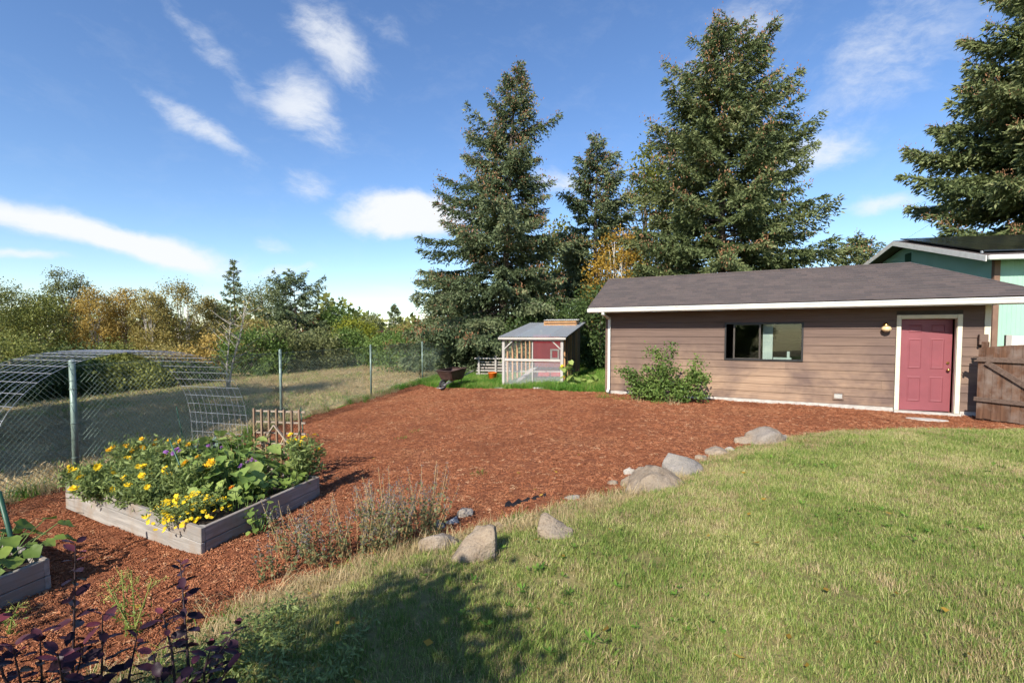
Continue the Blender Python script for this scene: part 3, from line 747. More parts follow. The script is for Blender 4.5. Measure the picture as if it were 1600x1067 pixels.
# ------------------------------------------------------------------ white panel fence beyond the gate
wf = empty('white_fence', (11.6, 11.3, 0), math.radians(-24)); tag(wf, 'white panel fence showing above the brown gate beside the green house', 'fence')
for k in range(3): MB().box(k * 1.0, 0, 0, k * 1.0 + .985, .03, 1.66).build('fence_panel', M_WHITE, wf, bevel=.005)
for k in range(4): MB().box(k * 1.0 - .05, -.035, 0, k * 1.0 + .05, .065, 1.72).build('fence_post', M_PALEWOOD_Z, wf, bevel=.005)
MB().box(0, -.01, 1.665, 3, .05, 1.70).build('fence_cap', M_WHITE, wf)

# ------------------------------------------------------------------ green house behind
def mat_green():
    t = NT('mint_siding'); w = t.pos((1, 1, 1), obj=True)
    wv = t.N('ShaderNodeTexWave'); wv.bands_direction = 'X'; wv.inputs['Scale'].default_value = 2.6; t.L(w, wv.inputs['Vector'])
    wy = t.N('ShaderNodeTexWave'); wy.bands_direction = 'Y'; wy.inputs['Scale'].default_value = 2.6; t.L(w, wy.inputs['Vector'])
    n = t.noise(w, 2.0, 4)
    c = t.ramp(n, [(.3, (.29, .47, .365)), (.7, (.33, .51, .405))])
    t.color(c).rough(.7).spec(.2)
    h = t.math('ADD', t.maprange(wv.outputs['Fac'], 0, .06), t.maprange(wy.outputs['Fac'], 0, .06))
    return t.bump(h, .6, .01).m
M_MINT = mat_green()
HX, HY = 14.9, 15.0; hrot = math.atan2(.98, .2) - math.pi / 2
house = empty('green_house', (HX, HY, 0), hrot); tag(house, 'mint green house with white rake boards behind the garage roof', 'house')
HW, HLn, HE, HR = 9.0, 11.0, 4.18, 5.38      # local y runs along the gable wall, local x along the eave
hw = MB(); hw.poly_prism([(0, 0, -.3), (0, HW, -.3), (0, HW, HE), (0, HW / 2, HR - .1), (0, 0, HE)], (.15, 0, 0)); hw.build('gable_wall', M_MINT, house)
MB().box(.153, 0, -.3, HLn, .15, HE).build('side_wall', M_MINT, house)
MB().box(.153, HW - .15, -.3, HLn, HW, HE).box(HLn + .003, .0, -.3, HLn + .15, HW, HE).build('rear_wall', M_MINT, house)
rf = MB(); sl = (HR - HE) / (HW / 2); ov = .5
for sgn in (0, 1):
    y0, z0 = (-ov, HE - ov * sl) if sgn == 0 else (HW + ov, HE - ov * sl)
    rf.add([(-.55, y0, z0), (HLn + .5, y0, z0), (HLn + .5, HW / 2, HR), (-.55, HW / 2, HR), (-.55, y0, z0 + .07), (HLn + .5, y0, z0 + .07), (HLn + .5, HW / 2, HR + .07), (-.55, HW / 2, HR + .07)],
           [(0, 1, 2, 3), (4, 5, 6, 7), (0, 1, 5, 4), (0, 3, 7, 4), (1, 2, 6, 5)])
hroof = rf.build('roof', M_SHINGLE, house)
for sgn in (0, 1):
    y0, z0 = (-ov, HE - ov * sl) if sgn == 0 else (HW + ov, HE - ov * sl)
    MB().poly_prism([(-.58, y0, z0 - .13), (-.58, HW / 2, HR - .13), (-.58, HW / 2, HR + .05), (-.58, y0, z0 + .05)], (.027, 0, 0)).build('rake_board', M_WHITE, house)
MB().box(-.55, -ov - .12, HE - ov * sl - .10, HLn + .5, -ov - .003, HE - ov * sl + .04).build('gutter', M_WHITE, house, bevel=.02)
MB().box(-.03, -.03, -.3, .12, .0, HE - .1).box(-.03, .003, -.3, -.002, .10, HE - .1).build('corner_board', m_plain('brown_trim', (.19, .11, .075), .7, .15, 5, .05), house)
MB().box(-.02, HW / 2 - .2, HE + .25, -.003, HW / 2 + .2, HE + .75).build('gable_vent', M_GREENSTEEL, house)
def mat_solar():
    t = NT('solar_glass'); w = t.pos((1, 1, 1), obj=True); n = t.noise(w, .9, 3)
    t.color(t.ramp(n, [(.3, (.006, .006, .008)), (.7, (.014, .014, .018))])).rough(.16).spec(.6); return t.m
M_SOLAR = mat_solar()
for row_ in range(2):
    for k in range(9):
        xa = -.50 + k * 1.16; s0, s1 = .22 + row_ * 2.3, .22 + row_ * 2.3 + 2.26
        def rp(x, s, lift):
            y = -ov + s * math.cos(math.atan(sl)); return (x, y, HE - ov * sl + (y + ov) * sl + lift)
        p = MB(); A_ = [rp(xa, s0, .14), rp(xa + 1.13, s0, .14), rp(xa + 1.13, s1, .14), rp(xa, s1, .14)]
        p.poly_prism(A_, (0, 0, .04)); p.build('solar_panel', M_SOLAR, hroof)
for k in range(10): 
    x, y, zz = rp(k * 1.16 - .5, .30, .10); MB().box(x - .03, y - .03, zz - .02, x + .03, y + .03, zz + .05).build('panel_clamp', M_GALV, hroof)

# ------------------------------------------------------------------ chicken run
CR0 = gp(787, 606); crot = math.atan2(-.29, .957)
run = empty('chicken_run', (CR0.x, CR0.y, CR0.z), crot); tag(run, 'weathered wooden chicken run with metal roof, wire mesh front and red coop inside', 'chicken run')
W_, Dp = 2.18, 4.3
zr0 = 1.84; rise = .56
for x in (0, W_): MB().box(x - .05, -.05, -.1, x + .05, .05, zr0 - .07).build('post', M_PALEWOOD_Z, run, bevel=.006)
MB().box(W_ / 2 - .01, -.03, -.05, W_ / 2 + .03, .02, zr0 - .08).build('centre_post', M_PALEWOOD_Z, run)
MB().box(-.16, -.18, zr0 - .055, W_ + .16, -.12, zr0 + .03).build('fascia_board', M_PALEWOOD, run, bevel=.005)
MB().box(-.05, -.052, zr0 - .11, W_ + .05, .03, zr0 - .058).build('header', M_PALEWOOD, run)
MB().box(.052, -.06, 1.00, W_ - .052, -.01, 1.09).build('mid_rail', M_PALEWOOD, run, bevel=.004)
MB().bar((.05, -.03, 1.45), (.36, -.03, zr0 - .10), .04, .05, (0, 1, 0)).build('corner_brace', M_PALEWOOD, run)
MB().bar((W_ - .05, -.03, 1.45), (W_ - .36, -.03, zr0 - .10), .04, .05, (0, 1, 0)).build('corner_brace', M_PALEWOOD, run)
for k in range(6):
    y = .5 + k * .66; zt = zr0 - .07 + rise * y / Dp
    MB().box(-.03, y - .045, -.1, .03, y + .045, zt).build('stud', M_STUD, run)
    MB().box(W_ - .03, y - .045, -.1, W_ + .03, y + .045, zt).build('stud', M_STUD, run)
    if k < 5:
        for q in range(3):
            if (k * 3 + q) % 3 == 1: continue
            yy = y + .06 + q * .195; MB().box(W_ + .033, yy, -.05, W_ + .053, yy + .17, zr0 - .10 + rise * yy / Dp).build('wall_board', M_STUD if (k + q) % 2 else M_TRELLIS, run)
# corrugated metal roof
for k in range(4):
    xa, xb = -.16 + k * (W_ + .32) / 4, -.16 + (k + 1) * (W_ + .32) / 4 + .02
    ns = 28; m = MB(); V = []
    for i in range(ns + 1):
        x = xa + (xb - xa) * i / ns; dz = .011 * math.sin((x + .16) * 2 * math.pi / .085) + .003 * (k % 2)
        V += [(x, -.2, zr0 + .045 + dz), (x, Dp + .15, zr0 + .045 + rise * (Dp + .35) / Dp + dz)]
    m.add(V, [(2 * i, 2 * i + 2, 2 * i + 3, 2 * i + 1) for i in range(ns)]); m.build('roof_sheet', M_POLY if k in (1, 2) else M_GALV, run, True)
MB().box(-.14, Dp - .0, zr0 - .1, -.1, Dp + .06, zr0 + rise).build('rear_post', M_STUD, run)
for x in (-.13, W_ + .09): MB().poly_prism([(x, -.12, zr0 - .05), (x, Dp + .1, zr0 - .05 + rise), (x, Dp + .1, zr0 + .02 + rise), (x, -.12, zr0 + .02)], (.035, 0, 0)).build('rafter', M_TRELLIS, run)
# red coop at the back of the run
for k in range(9):
    x = .72 + k * .157
    MB().box(x, 1.55, -.05, x + .164, 1.58, zr0 - .08 + rise * 1.55 / Dp).build('coop_board', M_REDBARN, run)
pw = MB(); 
for a in ((1.42, 1.505, 1.0, 1.78, 1.547, 1.06), (1.42, 1.505, 1.34, 1.78, 1.547, 1.40), (1.42, 1.505, 1.063, 1.49, 1.547, 1.337), (1.71, 1.505, 1.063, 1.78, 1.547, 1.337)): pw.box(*a)
pw.build('coop_window_frame', M_PALEWOOD, run)
MB().box(1.493, 1.53, 1.063, 1.707, 1.545, 1.337).build('coop_window_pane', M_REDBARN, run)
MB().box(.05, .05, -.12, W_ - .05, Dp, .0).build('run_floor', m_plain('bare_dirt', (.30, .24, .18), .95, .3, 6, .8), run)
MB().box(.053, -.008, .02, W_ - .053, -.004, .998).build('wire_mesh', M_WIREMESH, run)
MB().box(.053, -.008, 1.092, W_ - .053, -.004, zr0 - .112).build('wire_mesh', M_WIREMESH_HI, run)
MB().bar((.25, .4, .08), (.85, 1.45, .70), .22, .03).build('ramp', M_GREYWOOD, run); MB().bar((.1, 1.2, .52), (W_ - .1, 1.2, .56), .045, .045).build('perch', M_GREYWOOD, run)
MB().bar((1.3, 1.1, .02), (1.55, 1.3, .16), .2, .02).build('loose_plank', M_STUD, run)
# raised vent over the back of the run roof
cp = empty('roof_vent', (.72, 3.55, zr0 + .52)); cp.parent = run
V = []
for i in range(41):
    x = -.02 + 1.46 * i / 40; dz = .012 * math.sin(x * 2 * math.pi / .085); V += [(x, -.25, .20 + dz), (x, .6, .26 + dz)]
MB().add(V, [(2 * i, 2 * i + 2, 2 * i + 3, 2 * i + 1) for i in range(40)]).build('vent_roof', M_WHITE, cp, True)
MB().box(.02, -.2, -.02, 1.4, -.16, .05).box(.02, -.2, .09, 1.4, -.16, .17).build('vent_board', M_STUD, cp); MB().box(.0, -.15, -.05, .05, .5, .19).box(1.37, -.15, -.05, 1.42, .5, .19).build('vent_side', M_STUD, cp)

# flat stones at the foot of the run
for (px, py, sx, lab) in ((781, 607, .22, 'pale flat stone under the left front post of the chicken run'), (846, 607, .30, 'flat stone sunk before the middle of the chicken run')):
    c = gp(px, py); m = MB(); r = rng(int(px)); m.poly_prism([(math.cos(a) * sx * r.uniform(.75, 1.1), math.sin(a) * sx * .55 * r.uniform(.75, 1.1), -.04) for a in np.linspace(0, 6.283, 10)[:-1]], (0, 0, .09))
    o = m.build('flat_stone', M_CONC, None, bevel=.015); o.location = c; tag(o, lab, 'stone')

# ------------------------------------------------------------------ stack of white boards beside the run
pc = Vector((-.85, 22.8, gz(-.85, 22.8))); pal = empty('board_stack', pc, math.radians(-8)); tag(pal, 'stacked white weathered boards on a rack left of the chicken run', 'boards')
for k in range(5): MB().box(-.85 + .02 * k, -.1 + .015 * k, .12 + k * .14 + .02 * (k % 2), .85 - .05 * k, .25, .20 + k * .14).build('board', M_PALEWOOD if k % 2 else M_GREYWOOD, pal, bevel=.004)
for x in (-.7, .1, .65): MB().box(x - .04, -.16, -.05, x + .04, -.12, 1.02).build('upright', M_GREYWOOD_Z, pal)
MB().box(-.9, -.2, .86, .9, .25, .92).build('top_board', M_PALEWOOD, pal, bevel=.005)

# ------------------------------------------------------------------ orange bucket
bc = Vector((-.82, 20.4, gz(-.82, 20.4))); bk = empty('bucket', bc); tag(bk, 'bright orange plastic bucket on the grass left of the chicken run', 'bucket')
MB().lathe([(.001, .0), (.15, .0), (.185, .36), (.20, .365), (.20, .385), (.178, .385), (.142, .03), (.001, .03)], 20).build('pail', M_ORANGE, bk, True)
MB().tube([(.19 * math.cos(a), .02, .36 + .10 * math.sin(a)) for a in np.linspace(0, math.pi, 9)], .006, 5).build('handle', M_PALEWOOD, bk)

# ------------------------------------------------------------------ wheelbarrow (wheel towards the camera, handles away to the right)
wc = gp(707, 607); wb = empty('wheelbarrow', wc, math.radians(-118)); tag(wb, 'old brown metal wheelbarrow parked at the edge of the mulch', 'wheelbarrow')
# local +x points to the wheel
t = MB(); bot = [(.40, -.25), (.40, .25), (-.32, .29), (-.32, -.29)]; top = [(.62, -.33), (.62, .33), (-.48, .36), (-.48, -.36)]
V = [(x, y, .34) for x, y in bot] + [(x, y, z_) for (x, y), z_ in zip(top, (.70, .70, .76, .76))] + [(x * .96, y * .95, .365) for x, y in bot] + [(x * .955, y * .95, z_) for (x, y), z_ in zip(top, (.70, .70, .76, .76))]
t.add(V, [(3, 2, 1, 0), (0, 1, 5, 4), (1, 2, 6, 5), (2, 3, 7, 6), (3, 0, 4, 7), (8, 9, 10, 11), (8, 12, 13, 9), (9, 13, 14, 10), (10, 14, 15, 11), (11, 15, 12, 8), (4, 5, 13, 12), (5, 6, 14, 13), (6, 7, 15, 14), (7, 4, 12, 15)])
tray = t.build('tray', M_RUST, wb, bevel=.05)
rim = MB(); P = [(x, y, z_) for (x, y), z_ in zip(top, (.705, .705, .765, .765))]
for i in range(4): rim.tube([P[i], P[(i + 1) % 4]], .014, 6)
rim.build('rim', M_RUST, tray, True)
for s in (-1, 1):
    MB().bar((.62, .07 * s, .20), (-1.0, .30 * s, .62), .035, .045).build('handle', M_GREYWOOD, wb)
    MB().tube([(-.30, .20 * s, .42), (-.36, .22 * s, .0), (-.22, .21 * s, .0), (-.12, .18 * s, .38)], .014, 6).build('leg', M_RUST, wb, True)
    MB().tube([(.30, .13 * s, .40), (.60, .07 * s, .18)], .012, 6).build('strut', M_GALV, wb)
MB().tube([(.62, -.12, .20), (.62, .12, .20)], .012, 8).build('axle', M_GALV, wb)
wl = MB(); n = 24; m = 10; V = []
for i in range(n):
    a = 2 * math.pi * i / n
    for k in range(m):
        b_ = 2 * math.pi * k / m; rr = .165 + .038 * math.cos(b_); V.append((.62 + rr * math.cos(a), .038 * math.sin(b_), .20 + rr * math.sin(a)))
wl.add(V, [(i * m + k, ((i + 1) % n) * m + k, ((i + 1) % n) * m + (k + 1) % m, i * m + (k + 1) % m) for i in range(n) for k in range(m)]); tyre = wl.build('wheel', M_RUBBER, wb, True)
MB().tube([(.62, -.02, .20), (.62, .02, .20)], .13, 20).build('rim_disc', M_GALV, tyre)
MB().tube([(.62, .13, .18), (.84, .10, .10), (.84, -.10, .10), (.62, -.13, .18)], .011, 6).build('wheel_guard', M_GALV, wb, True)

# ------------------------------------------------------------------ chain-link fence
fy = [2.3, 6.97, 11.6, 16.3, 21.2, 26.0]
FH = 1.74
fence = empty('chain_link_fence', (fence_x(fy[0]), fy[0], gz(fence_x(fy[0]), fy[0]))); fo = fence.location
tag(fence, 'green chain-link fence on steel posts along the left of the yard', 'fence')
M_POST = m_plain('grey_green_post', (.17, .23, .20), .5, .2, 9, .05, .3)
fp = [(fence_x(y), y) for y in fy]
def fpost(x, y, par, ori, r=.032):
    zz = gz(x, y); m = MB().tube([(x - ori.x, y - ori.y, zz - .1 - ori.z), (x - ori.x, y - ori.y, zz + FH - ori.z)], r, 12)
    m.lathe([(r + .004, 0), (r + .004, .02), (r * .6, .045), (.002, .05)], 12, (x - ori.x, y - ori.y, zz + FH - ori.z))
    for hb_ in (.35, .85, 1.35): m.lathe([(r + .001, 0), (r + .006, .002), (r + .006, .012), (r + .001, .014)], 12, (x - ori.x, y - ori.y, zz + hb_ - ori.z))
    return m.build('fence_post', M_POST, par, True)
for i, (x, y) in enumerate(fp): fpost(x, y, fence, fo, .04 if i == 1 else .032)
def chain_mesh(a, b, par, ori, pitch=.078, wr=.0028):
    a = np.array(a); b = np.array(b); L = np.linalg.norm(b - a); d = (b - a) / L; V = []; F = []
    nrm = np.array((-d[1], d[0])); zb = lambda s: ground(a[0] + d[0] * s, a[1] + d[1] * s)
    segs = []
    h = FH - .02; h0 = .03; nst = 7
    for sgn in (1, -1):
        for s0 in np.arange(-h, L + h, pitch):
            ts = np.linspace(h0, h, nst); ss = s0 + sgn * ts if sgn > 0 else s0 + h - ts + (0)
            ok = (ss >= 0) & (ss <= L)
            if ok.sum() < 2: continue
            ss, tt = ss[ok], ts[ok]
            segs.append((ss, tt, sgn * .003))
    for ss, tt, off in segs:
        P = np.stack([a[0] + d[0] * ss + nrm[0] * off, a[1] + d[1] * ss + nrm[1] * off, zb(ss) + tt], 1)
        bse = len(V)
        for p in P:
            for k in range(3):
                an = 2.094 * k; V.append((p[0] + wr * (d[0] * math.cos(an) + nrm[0] * math.sin(an)) , p[1] + wr * (d[1] * math.cos(an) + nrm[1] * math.sin(an)), p[2] + wr * math.cos(an) * .7))
        m = len(P)
        for i in range(m - 1):
            for k in range(3): F.append((bse + i * 3 + k, bse + i * 3 + (k + 1) % 3, bse + (i + 1) * 3 + (k + 1) % 3, bse + (i + 1) * 3 + k))
    V = np.array(V) - np.array(ori)
    o = link_mesh('chain_link_mesh', np_mesh('chain_link_mesh', V, np.array(F)), M_WIREGREEN, par); o['kind'] = 'stuff'
M_WIREGREEN = m_plain('green_vinyl_wire', (.20, .27, .215), .6, .2, 8, 0)
for p, q in zip(fp[:-1], fp[1:]): chain_mesh(p, q, fence, tuple(fo), .078, .0028 if p[1] < 10 else .0023)
tw = MB()
for hh in (FH - .05, .12):
    tw.tube([(x - fo.x, y - fo.y, gz(x, y) + hh - fo.z) for x, y in fp], .0035, 4)
tw.build('tension_wire', M_WIREGREEN, fence)
# the far run of the fence with its green screening
fq = [(fence_x(26.0), 26.0), (-1.6, 26.6), (-.2, 27.0), (2.6, 27.6), (5.5, 28.2)]
fo2 = Vector((fq[1][0], fq[1][1], gz(*fq[1]))); fence2 = empty('screened_fence', fo2); tag(fence2, 'far chain-link fence with dark green screening behind the wheelbarrow', 'fence')
for x, y in fq[1:]: fpost(x, y, fence2, fo2)
for p, q in zip(fq[:-1], fq[1:]):
    m = MB(); zz0, zz1 = gz(*p), gz(*q)
    m.add([(p[0] - fo2.x, p[1] - fo2.y - .05, zz0 + .05 - fo2.z), (q[0] - fo2.x, q[1] - fo2.y - .05, zz1 + .05 - fo2.z), (q[0] - fo2.x, q[1] - fo2.y - .05, zz1 + FH - fo2.z), (p[0] - fo2.x, p[1] - fo2.y - .05, zz0 + FH - fo2.z)], [(0, 1, 2, 3)]); m.build('screen_cloth', M_SCREEN, fence2)

# ------------------------------------------------------------------ cattle-panel arch over the path between the beds
ar = Vector((-4.35, 7.9, 0)); aspan = Vector((-.30, -.954, 0)); aax = Vector((-.954, .30, 0)); HS, AW = 1.62, 1.22
arch = empty('wire_arch', (ar.x, ar.y, 0)); tag(arch, 'galvanised cattle-panel arch trellis curving over the path by the fence', 'arch')
def arch_pt(s, w_):        # s 0..1 far foot to near foot, w_ 0..1 right edge to left edge
    th = math.pi * s; u = HS - HS * math.copysign(abs(math.cos(th)) ** .85, math.cos(th)); zz = math.sin(th) ** .62
    p = aspan * u + aax * (w_ * AW); gx, gy = ar.x + p.x, ar.y + p.y
    return Vector((p.x, p.y, (-.26) + (1.53 + .26) * zz))
lw = MB(); ns = 40
for k in range(11): lw.tube([arch_pt(i / ns, k / 10) for i in range(ns + 1)], .003, 4)
lw.build('long_wire', M_GALV, arch)['kind'] = 'stuff'
S = [i / 400 for i in range(401)]; acc = 0; last = arch_pt(0, 0); cw = 0
for s in S:
    p = arch_pt(s, 0); acc += (p - last).length; last = p
    if acc >= .155: acc = 0; MB().tube([arch_pt(s, -.01), arch_pt(s, 1.01)], .0036, 4).build('cross_wire', M_GALV, arch)

# ------------------------------------------------------------------ garden stakes
def stake(px, py, ptop, r, label, lean=None):
    b = gp(px, py); d = pdir(*ptop); k = (b.y) / d[1]; tp = Vector((d[0] * k, b.y - .03, CAMZ + d[2] * k))
    m = MB(); m.tube([(0, 0, -.15), tp - b], r, 8); o = m.build('garden_stake', M_GREENSTEEL, None, True); o.location = b; tag(o, label, 'stake', 'green plant stakes'); return o
stake(318, 800, (267, 684), .009, 'slanting green stake in the middle of the flowering bed')
stake(293, 708, (277, 634), .008, 'thin green stake beside the right foot of the wire arch')
stake(481, 745, (471, 636), .007, 'thin green stake standing just right of the wooden trellis')
stake(44, 915, (4, 766), .018, 'thick dark green stake in the corner of the lower left bed')
stake(30, 925, (-12, 838), .011, 'thinner green stake left of the thick one in the lower left bed')

# ------------------------------------------------------------------ raised beds
def bed(name, near, left, right, hgt, zb, label):
    """near, left, right: ground corners (x, y); the fourth corner closes the parallelogram"""
    N_, L_, R_ = Vector((*near, 0)), Vector((*left, 0)), Vector((*right, 0)); B_ = L_ + R_ - N_
    e = empty(name, (near[0], near[1], zb)); tag(e, label, 'raised bed')
    cs = [N_ - N_, L_ - N_, B_ - N_, R_ - N_]
    cen = sum(cs, Vector()) / 4
    for i in range(4):
        a, b = cs[i], cs[(i + 1) % 4]; d = (b - a).normalized(); inn = (cen - (a + b) / 2); inn -= d * inn.dot(d); inn.normalize()
        ext = .022 if i % 2 == 0 else -.022
        for k in range(2):
            z0_ = -.06 if k == 0 else hgt / 2 + .002; z1_ = hgt / 2 - .002 if k == 0 else hgt
            a2, b2 = a - d * ext, b + d * ext
            m = MB(); off = .002 * (1 if k else -1)
            m.bar(Vector((0, 0, 0)), Vector(((b2 - a2).length, 0, 0)), .042, z1_ - z0_); o = m.build('board', M_BEDWOOD, e, bevel=.005)
            o.location = a2 + inn * off + Vector((0, 0, (z0_ + z1_) / 2)); o.rotation_euler = (0, 0, math.atan2(d.y, d.x))
    for c in cs: 
        q = c + (cen - c) * .07; MB().box(q.x - .035, q.y - .035, -.05, q.x + .035, q.y + .035, hgt - .03).build('corner_post', M_GREYWOOD_Z, e)
    m = MB(); m.add([c + (cen - c) * .02 + Vector((0, 0, hgt - .07)) for c in cs], [(0, 1, 2, 3)]); m.build('soil', m_plain('dark_soil', (.045, .03, .02), .95, .4, 12, .8), e)
    return e, [N_, L_, B_, R_]
M_BEDWOOD = m_wood('bed_board_timber', (.20, .185, .17), (.42, .39, .355), 0, .85, 22, (.26, .20, .15))
bn, bl, br_ = gp(316, 868), gp(108, 799), gp(496, 776)
ZB = min(bn.z, br_.z) - .03
bed1, bc1 = bed('raised_bed', (bn.x, bn.y), (bl.x, bl.y), (br_.x, br_.y), .275, ZB + .02, 'large grey board raised bed full of flowers and squash by the fence')
b2r = gp(73, 924); b2n = Vector((b2r.x - .30, b2r.y - 1.33, b2r.z)); b2l = Vector((b2n.x - 1.8, b2n.y + .9, 0))
bed2, bc2 = bed('raised_bed', (b2n.x, b2n.y), (b2l.x, b2l.y), (b2r.x, b2r.y), .27, b2n.z, 'shaded grey board raised bed cut off by the lower left edge')

# ------------------------------------------------------------------ wooden trellis behind the flower bed
tb = Vector((-3.24, 6.6, gz(-3.24, 6.6))); 
tl_ = empty('wooden_trellis', tb, math.radians(-10)); tag(tl_, 'square wooden lattice trellis standing behind the flower bed', 'trellis')
for k in range(7): MB().box(-.345 + k * .115 - .011, -.012, -.05, -.345 + k * .115 + .011, .012, 1.02 - .01 * (k % 3)).build('upright_slat', M_TRELLIS, tl_)
for k in range(5): MB().box(-.38, .014, .38 + k * .15 - .011, .42, .034, .38 + k * .15 + .011).build('cross_slat', M_TRELLIS_X, tl_)
for a, b in (((-.21, .545), (-.02, .80)), ((-.02, .80), (.27, .46)), ((-.21, .545), (.06, .22))): MB().bar((a[0], -.026, a[1]), (b[0], -.026, b[1]), .018, .03, (0, 1, 0)).build('diagonal_slat', M_TRELLIS_X, tl_)

# ------------------------------------------------------------------ stones along the border
def mat_rock(name, lo, hi, patch):
    t = NT(name); v = t.pos(); a = t.noise(v, 14, 6, .65); b = t.noise(v, 3.5, 4); f = t.noise(v, 70, 4)
    c = t.ramp(a, [(.3, lo), (.7, hi)]); c = t.mix(t.maprange(b, .45, .62, 0, .75), c, patch); c = t.mix(t.maprange(f, .5, .7, 0, .45), c, tuple(x * .5 for x in lo))
    return t.color(c).rough(.92).spec(.2).bump(t.math('ADD', a, t.math('MULTIPLY', f, .35)), 1.0, .03).m
ROCKM = {'tan': mat_rock('tan_rock', (.22, .165, .115), (.37, .295, .215), (.25, .21, .165)), 'grey': mat_rock('grey_rock', (.20, .185, .165), (.36, .32, .28), (.28, .25, .21)),
         'white': mat_rock('pale_rock', (.30, .26, .215), (.42, .38, .33), (.33, .27, .21)), 'blue': mat_rock('blue_grey_rock', (.17, .185, .21), (.38, .40, .43), (.26, .26, .27)),
         'brown': mat_rock('brown_rock', (.23, .18, .13), (.40, .32, .24), (.27, .24, .21))}
import bmesh
def rock(px, py, wpx, hpx, kind, label, seed, deep=.75, sharp=None):
    c = gp(px, py); s = c.y / FPX; W = wpx * s; H = hpx * s * .9; r = rng(seed)
    bm = bmesh.new(); bmesh.ops.create_icosphere(bm, subdivisions=4, radius=1.0)
    P = np.array([v.co[:] for v in bm.verts])
    P = np.sign(P) * np.abs(P) ** .55                      # blocky to begin with
    P /= np.linalg.norm(P, axis=1).max()
    for k in range(11):
        a_ = r.uniform(0, 6.28); nz = r.uniform(-.15, .45) if k < 7 else r.uniform(.75, 1.2); n = np.array((math.cos(a_) * (1 if k < 7 else .55), math.sin(a_) * (1 if k < 7 else .55), nz)); n /= np.linalg.norm(n); t = P @ n; d = np.quantile(t, r.uniform(.86, .96) if k < 7 else r.uniform(.80, .93)); over = np.clip(t - d, 0, None); P -= over[:, None] * n * .95
    for fq, am in ((3, .035), (7, .02), (15, .011)):
        for _ in range(3): P *= 1 + am * np.sin(P @ r.normal(0, fq, 3) + r.uniform(0, 6))[:, None]
    if sharp is not None:
        f = np.clip((P[:, 2] + .3) / 1.0, 0, 1); P[:, 0] = P[:, 0] * (1 - .62 * f) + sharp * f ** 1.1
    P /= np.array((np.abs(P[:, 0]).max(), np.abs(P[:, 1]).max(), P[:, 2].max()))
    P *= np.array((W / 2, W / 2 * deep, H * .95)); P[:, 2] = np.where(P[:, 2] < 0, P[:, 2] * .5, P[:, 2])
    for v, p in zip(bm.verts, P): v.co = p
    me = bpy.data.meshes.new('stone'); bm.to_mesh(me); bm.free()
    o = link_mesh('stone', me, ROCKM[kind], None, True); o.location = (c.x, c.y, c.z - .01); o.rotation_euler = (0, 0, r.uniform(-.25, .25))
    tag(o, label, 'stone', 'border stones'); return o
ROCKS = [(1196, 690, 74, 30, 'brown', 'big rough brown boulder nearest the garage in the border', 1), (1160, 692, 30, 14, 'tan', 'low tan stone against the left flank of the big brown boulder', 2),
         (1141, 704, 18, 9, 'white', 'small white stone left of the big brown boulder', 3), (1122, 709, 40, 14, 'brown', 'long flat brown stone between the white pebble and the grey boulder', 4),
         (1096, 718, 22, 10, 'tan', 'small tan stone just right of the grey boulder', 5), (1068, 738, 72, 34, 'grey', 'dark grey boulder behind the big rounded tan boulder', 6),
         (1020, 767, 100, 50, 'tan', 'largest rounded tan boulder in the middle of the border', 7), (983, 741, 23, 15, 'white', 'white stone perched left of the largest tan boulder', 8),
         (981, 759, 25, 22, 'tan', 'upright tan stone under the white one by the largest boulder', 9), (958, 756, 18, 9, 'tan', 'lowest tan pebble left of the largest boulder', 10),
         (893, 778, 26, 8, 'grey', 'flat grey stone sunk in the bank behind the lone lawn stone', 11), (868, 838, 62, 42, 'tan', 'lone pale tan stone sitting out on the lawn', 12),
         (783, 834, 28, 22, 'tan', 'little tan stone right of the pointed one', 14), (716, 846, 44, 12, 'grey', 'grey slab wedged left of the pointed stone', 15),
         (690, 862, 80, 44, 'brown', 'broad speckled brown boulder left of the pointed stone', 16), (728, 806, 28, 20, 'white', 'round pale stone at the mulch edge above the pointed stone', 17),
         (707, 818, 24, 14, 'blue', 'blue grey stone between the round pale stone and the catmint', 18), (686, 826, 24, 17, 'blue', 'dull blue grey stone half under the dried catmint', 19),
         (1213, 688, 30, 14, 'grey', 'grey stone tucked right of the big brown boulder', 20)]
for a in ROCKS: rock(*a)
rock(738, 868, 92, 60, 'tan', 'pointed triangular tan stone in the lower border', 13, .6, .32)
fb = empty('landscape_fabric', gp(818, 792)); tag(fb, 'scrap of black landscape fabric poking out at the mulch edge', 'fabric')
m = MB(); V = []
for i in range(14):
    x = -.20 + .45 * i / 13; yy = .28 * i / 13 + .02 * math.sin(i * 1.7); V += [(x, yy - .035 - .01 * math.sin(i), .01), (x + .01, yy, .045 + .02 * math.sin(i * 2.1)), (x, yy + .035, .012)]
m.add(V, [(3 * i + k, 3 * i + 3 + k, 3 * i + 4 + k, 3 * i + 1 + k) for i in range(13) for k in (0, 1)]); m.build('fabric_edge', M_BLACK, fb, True)

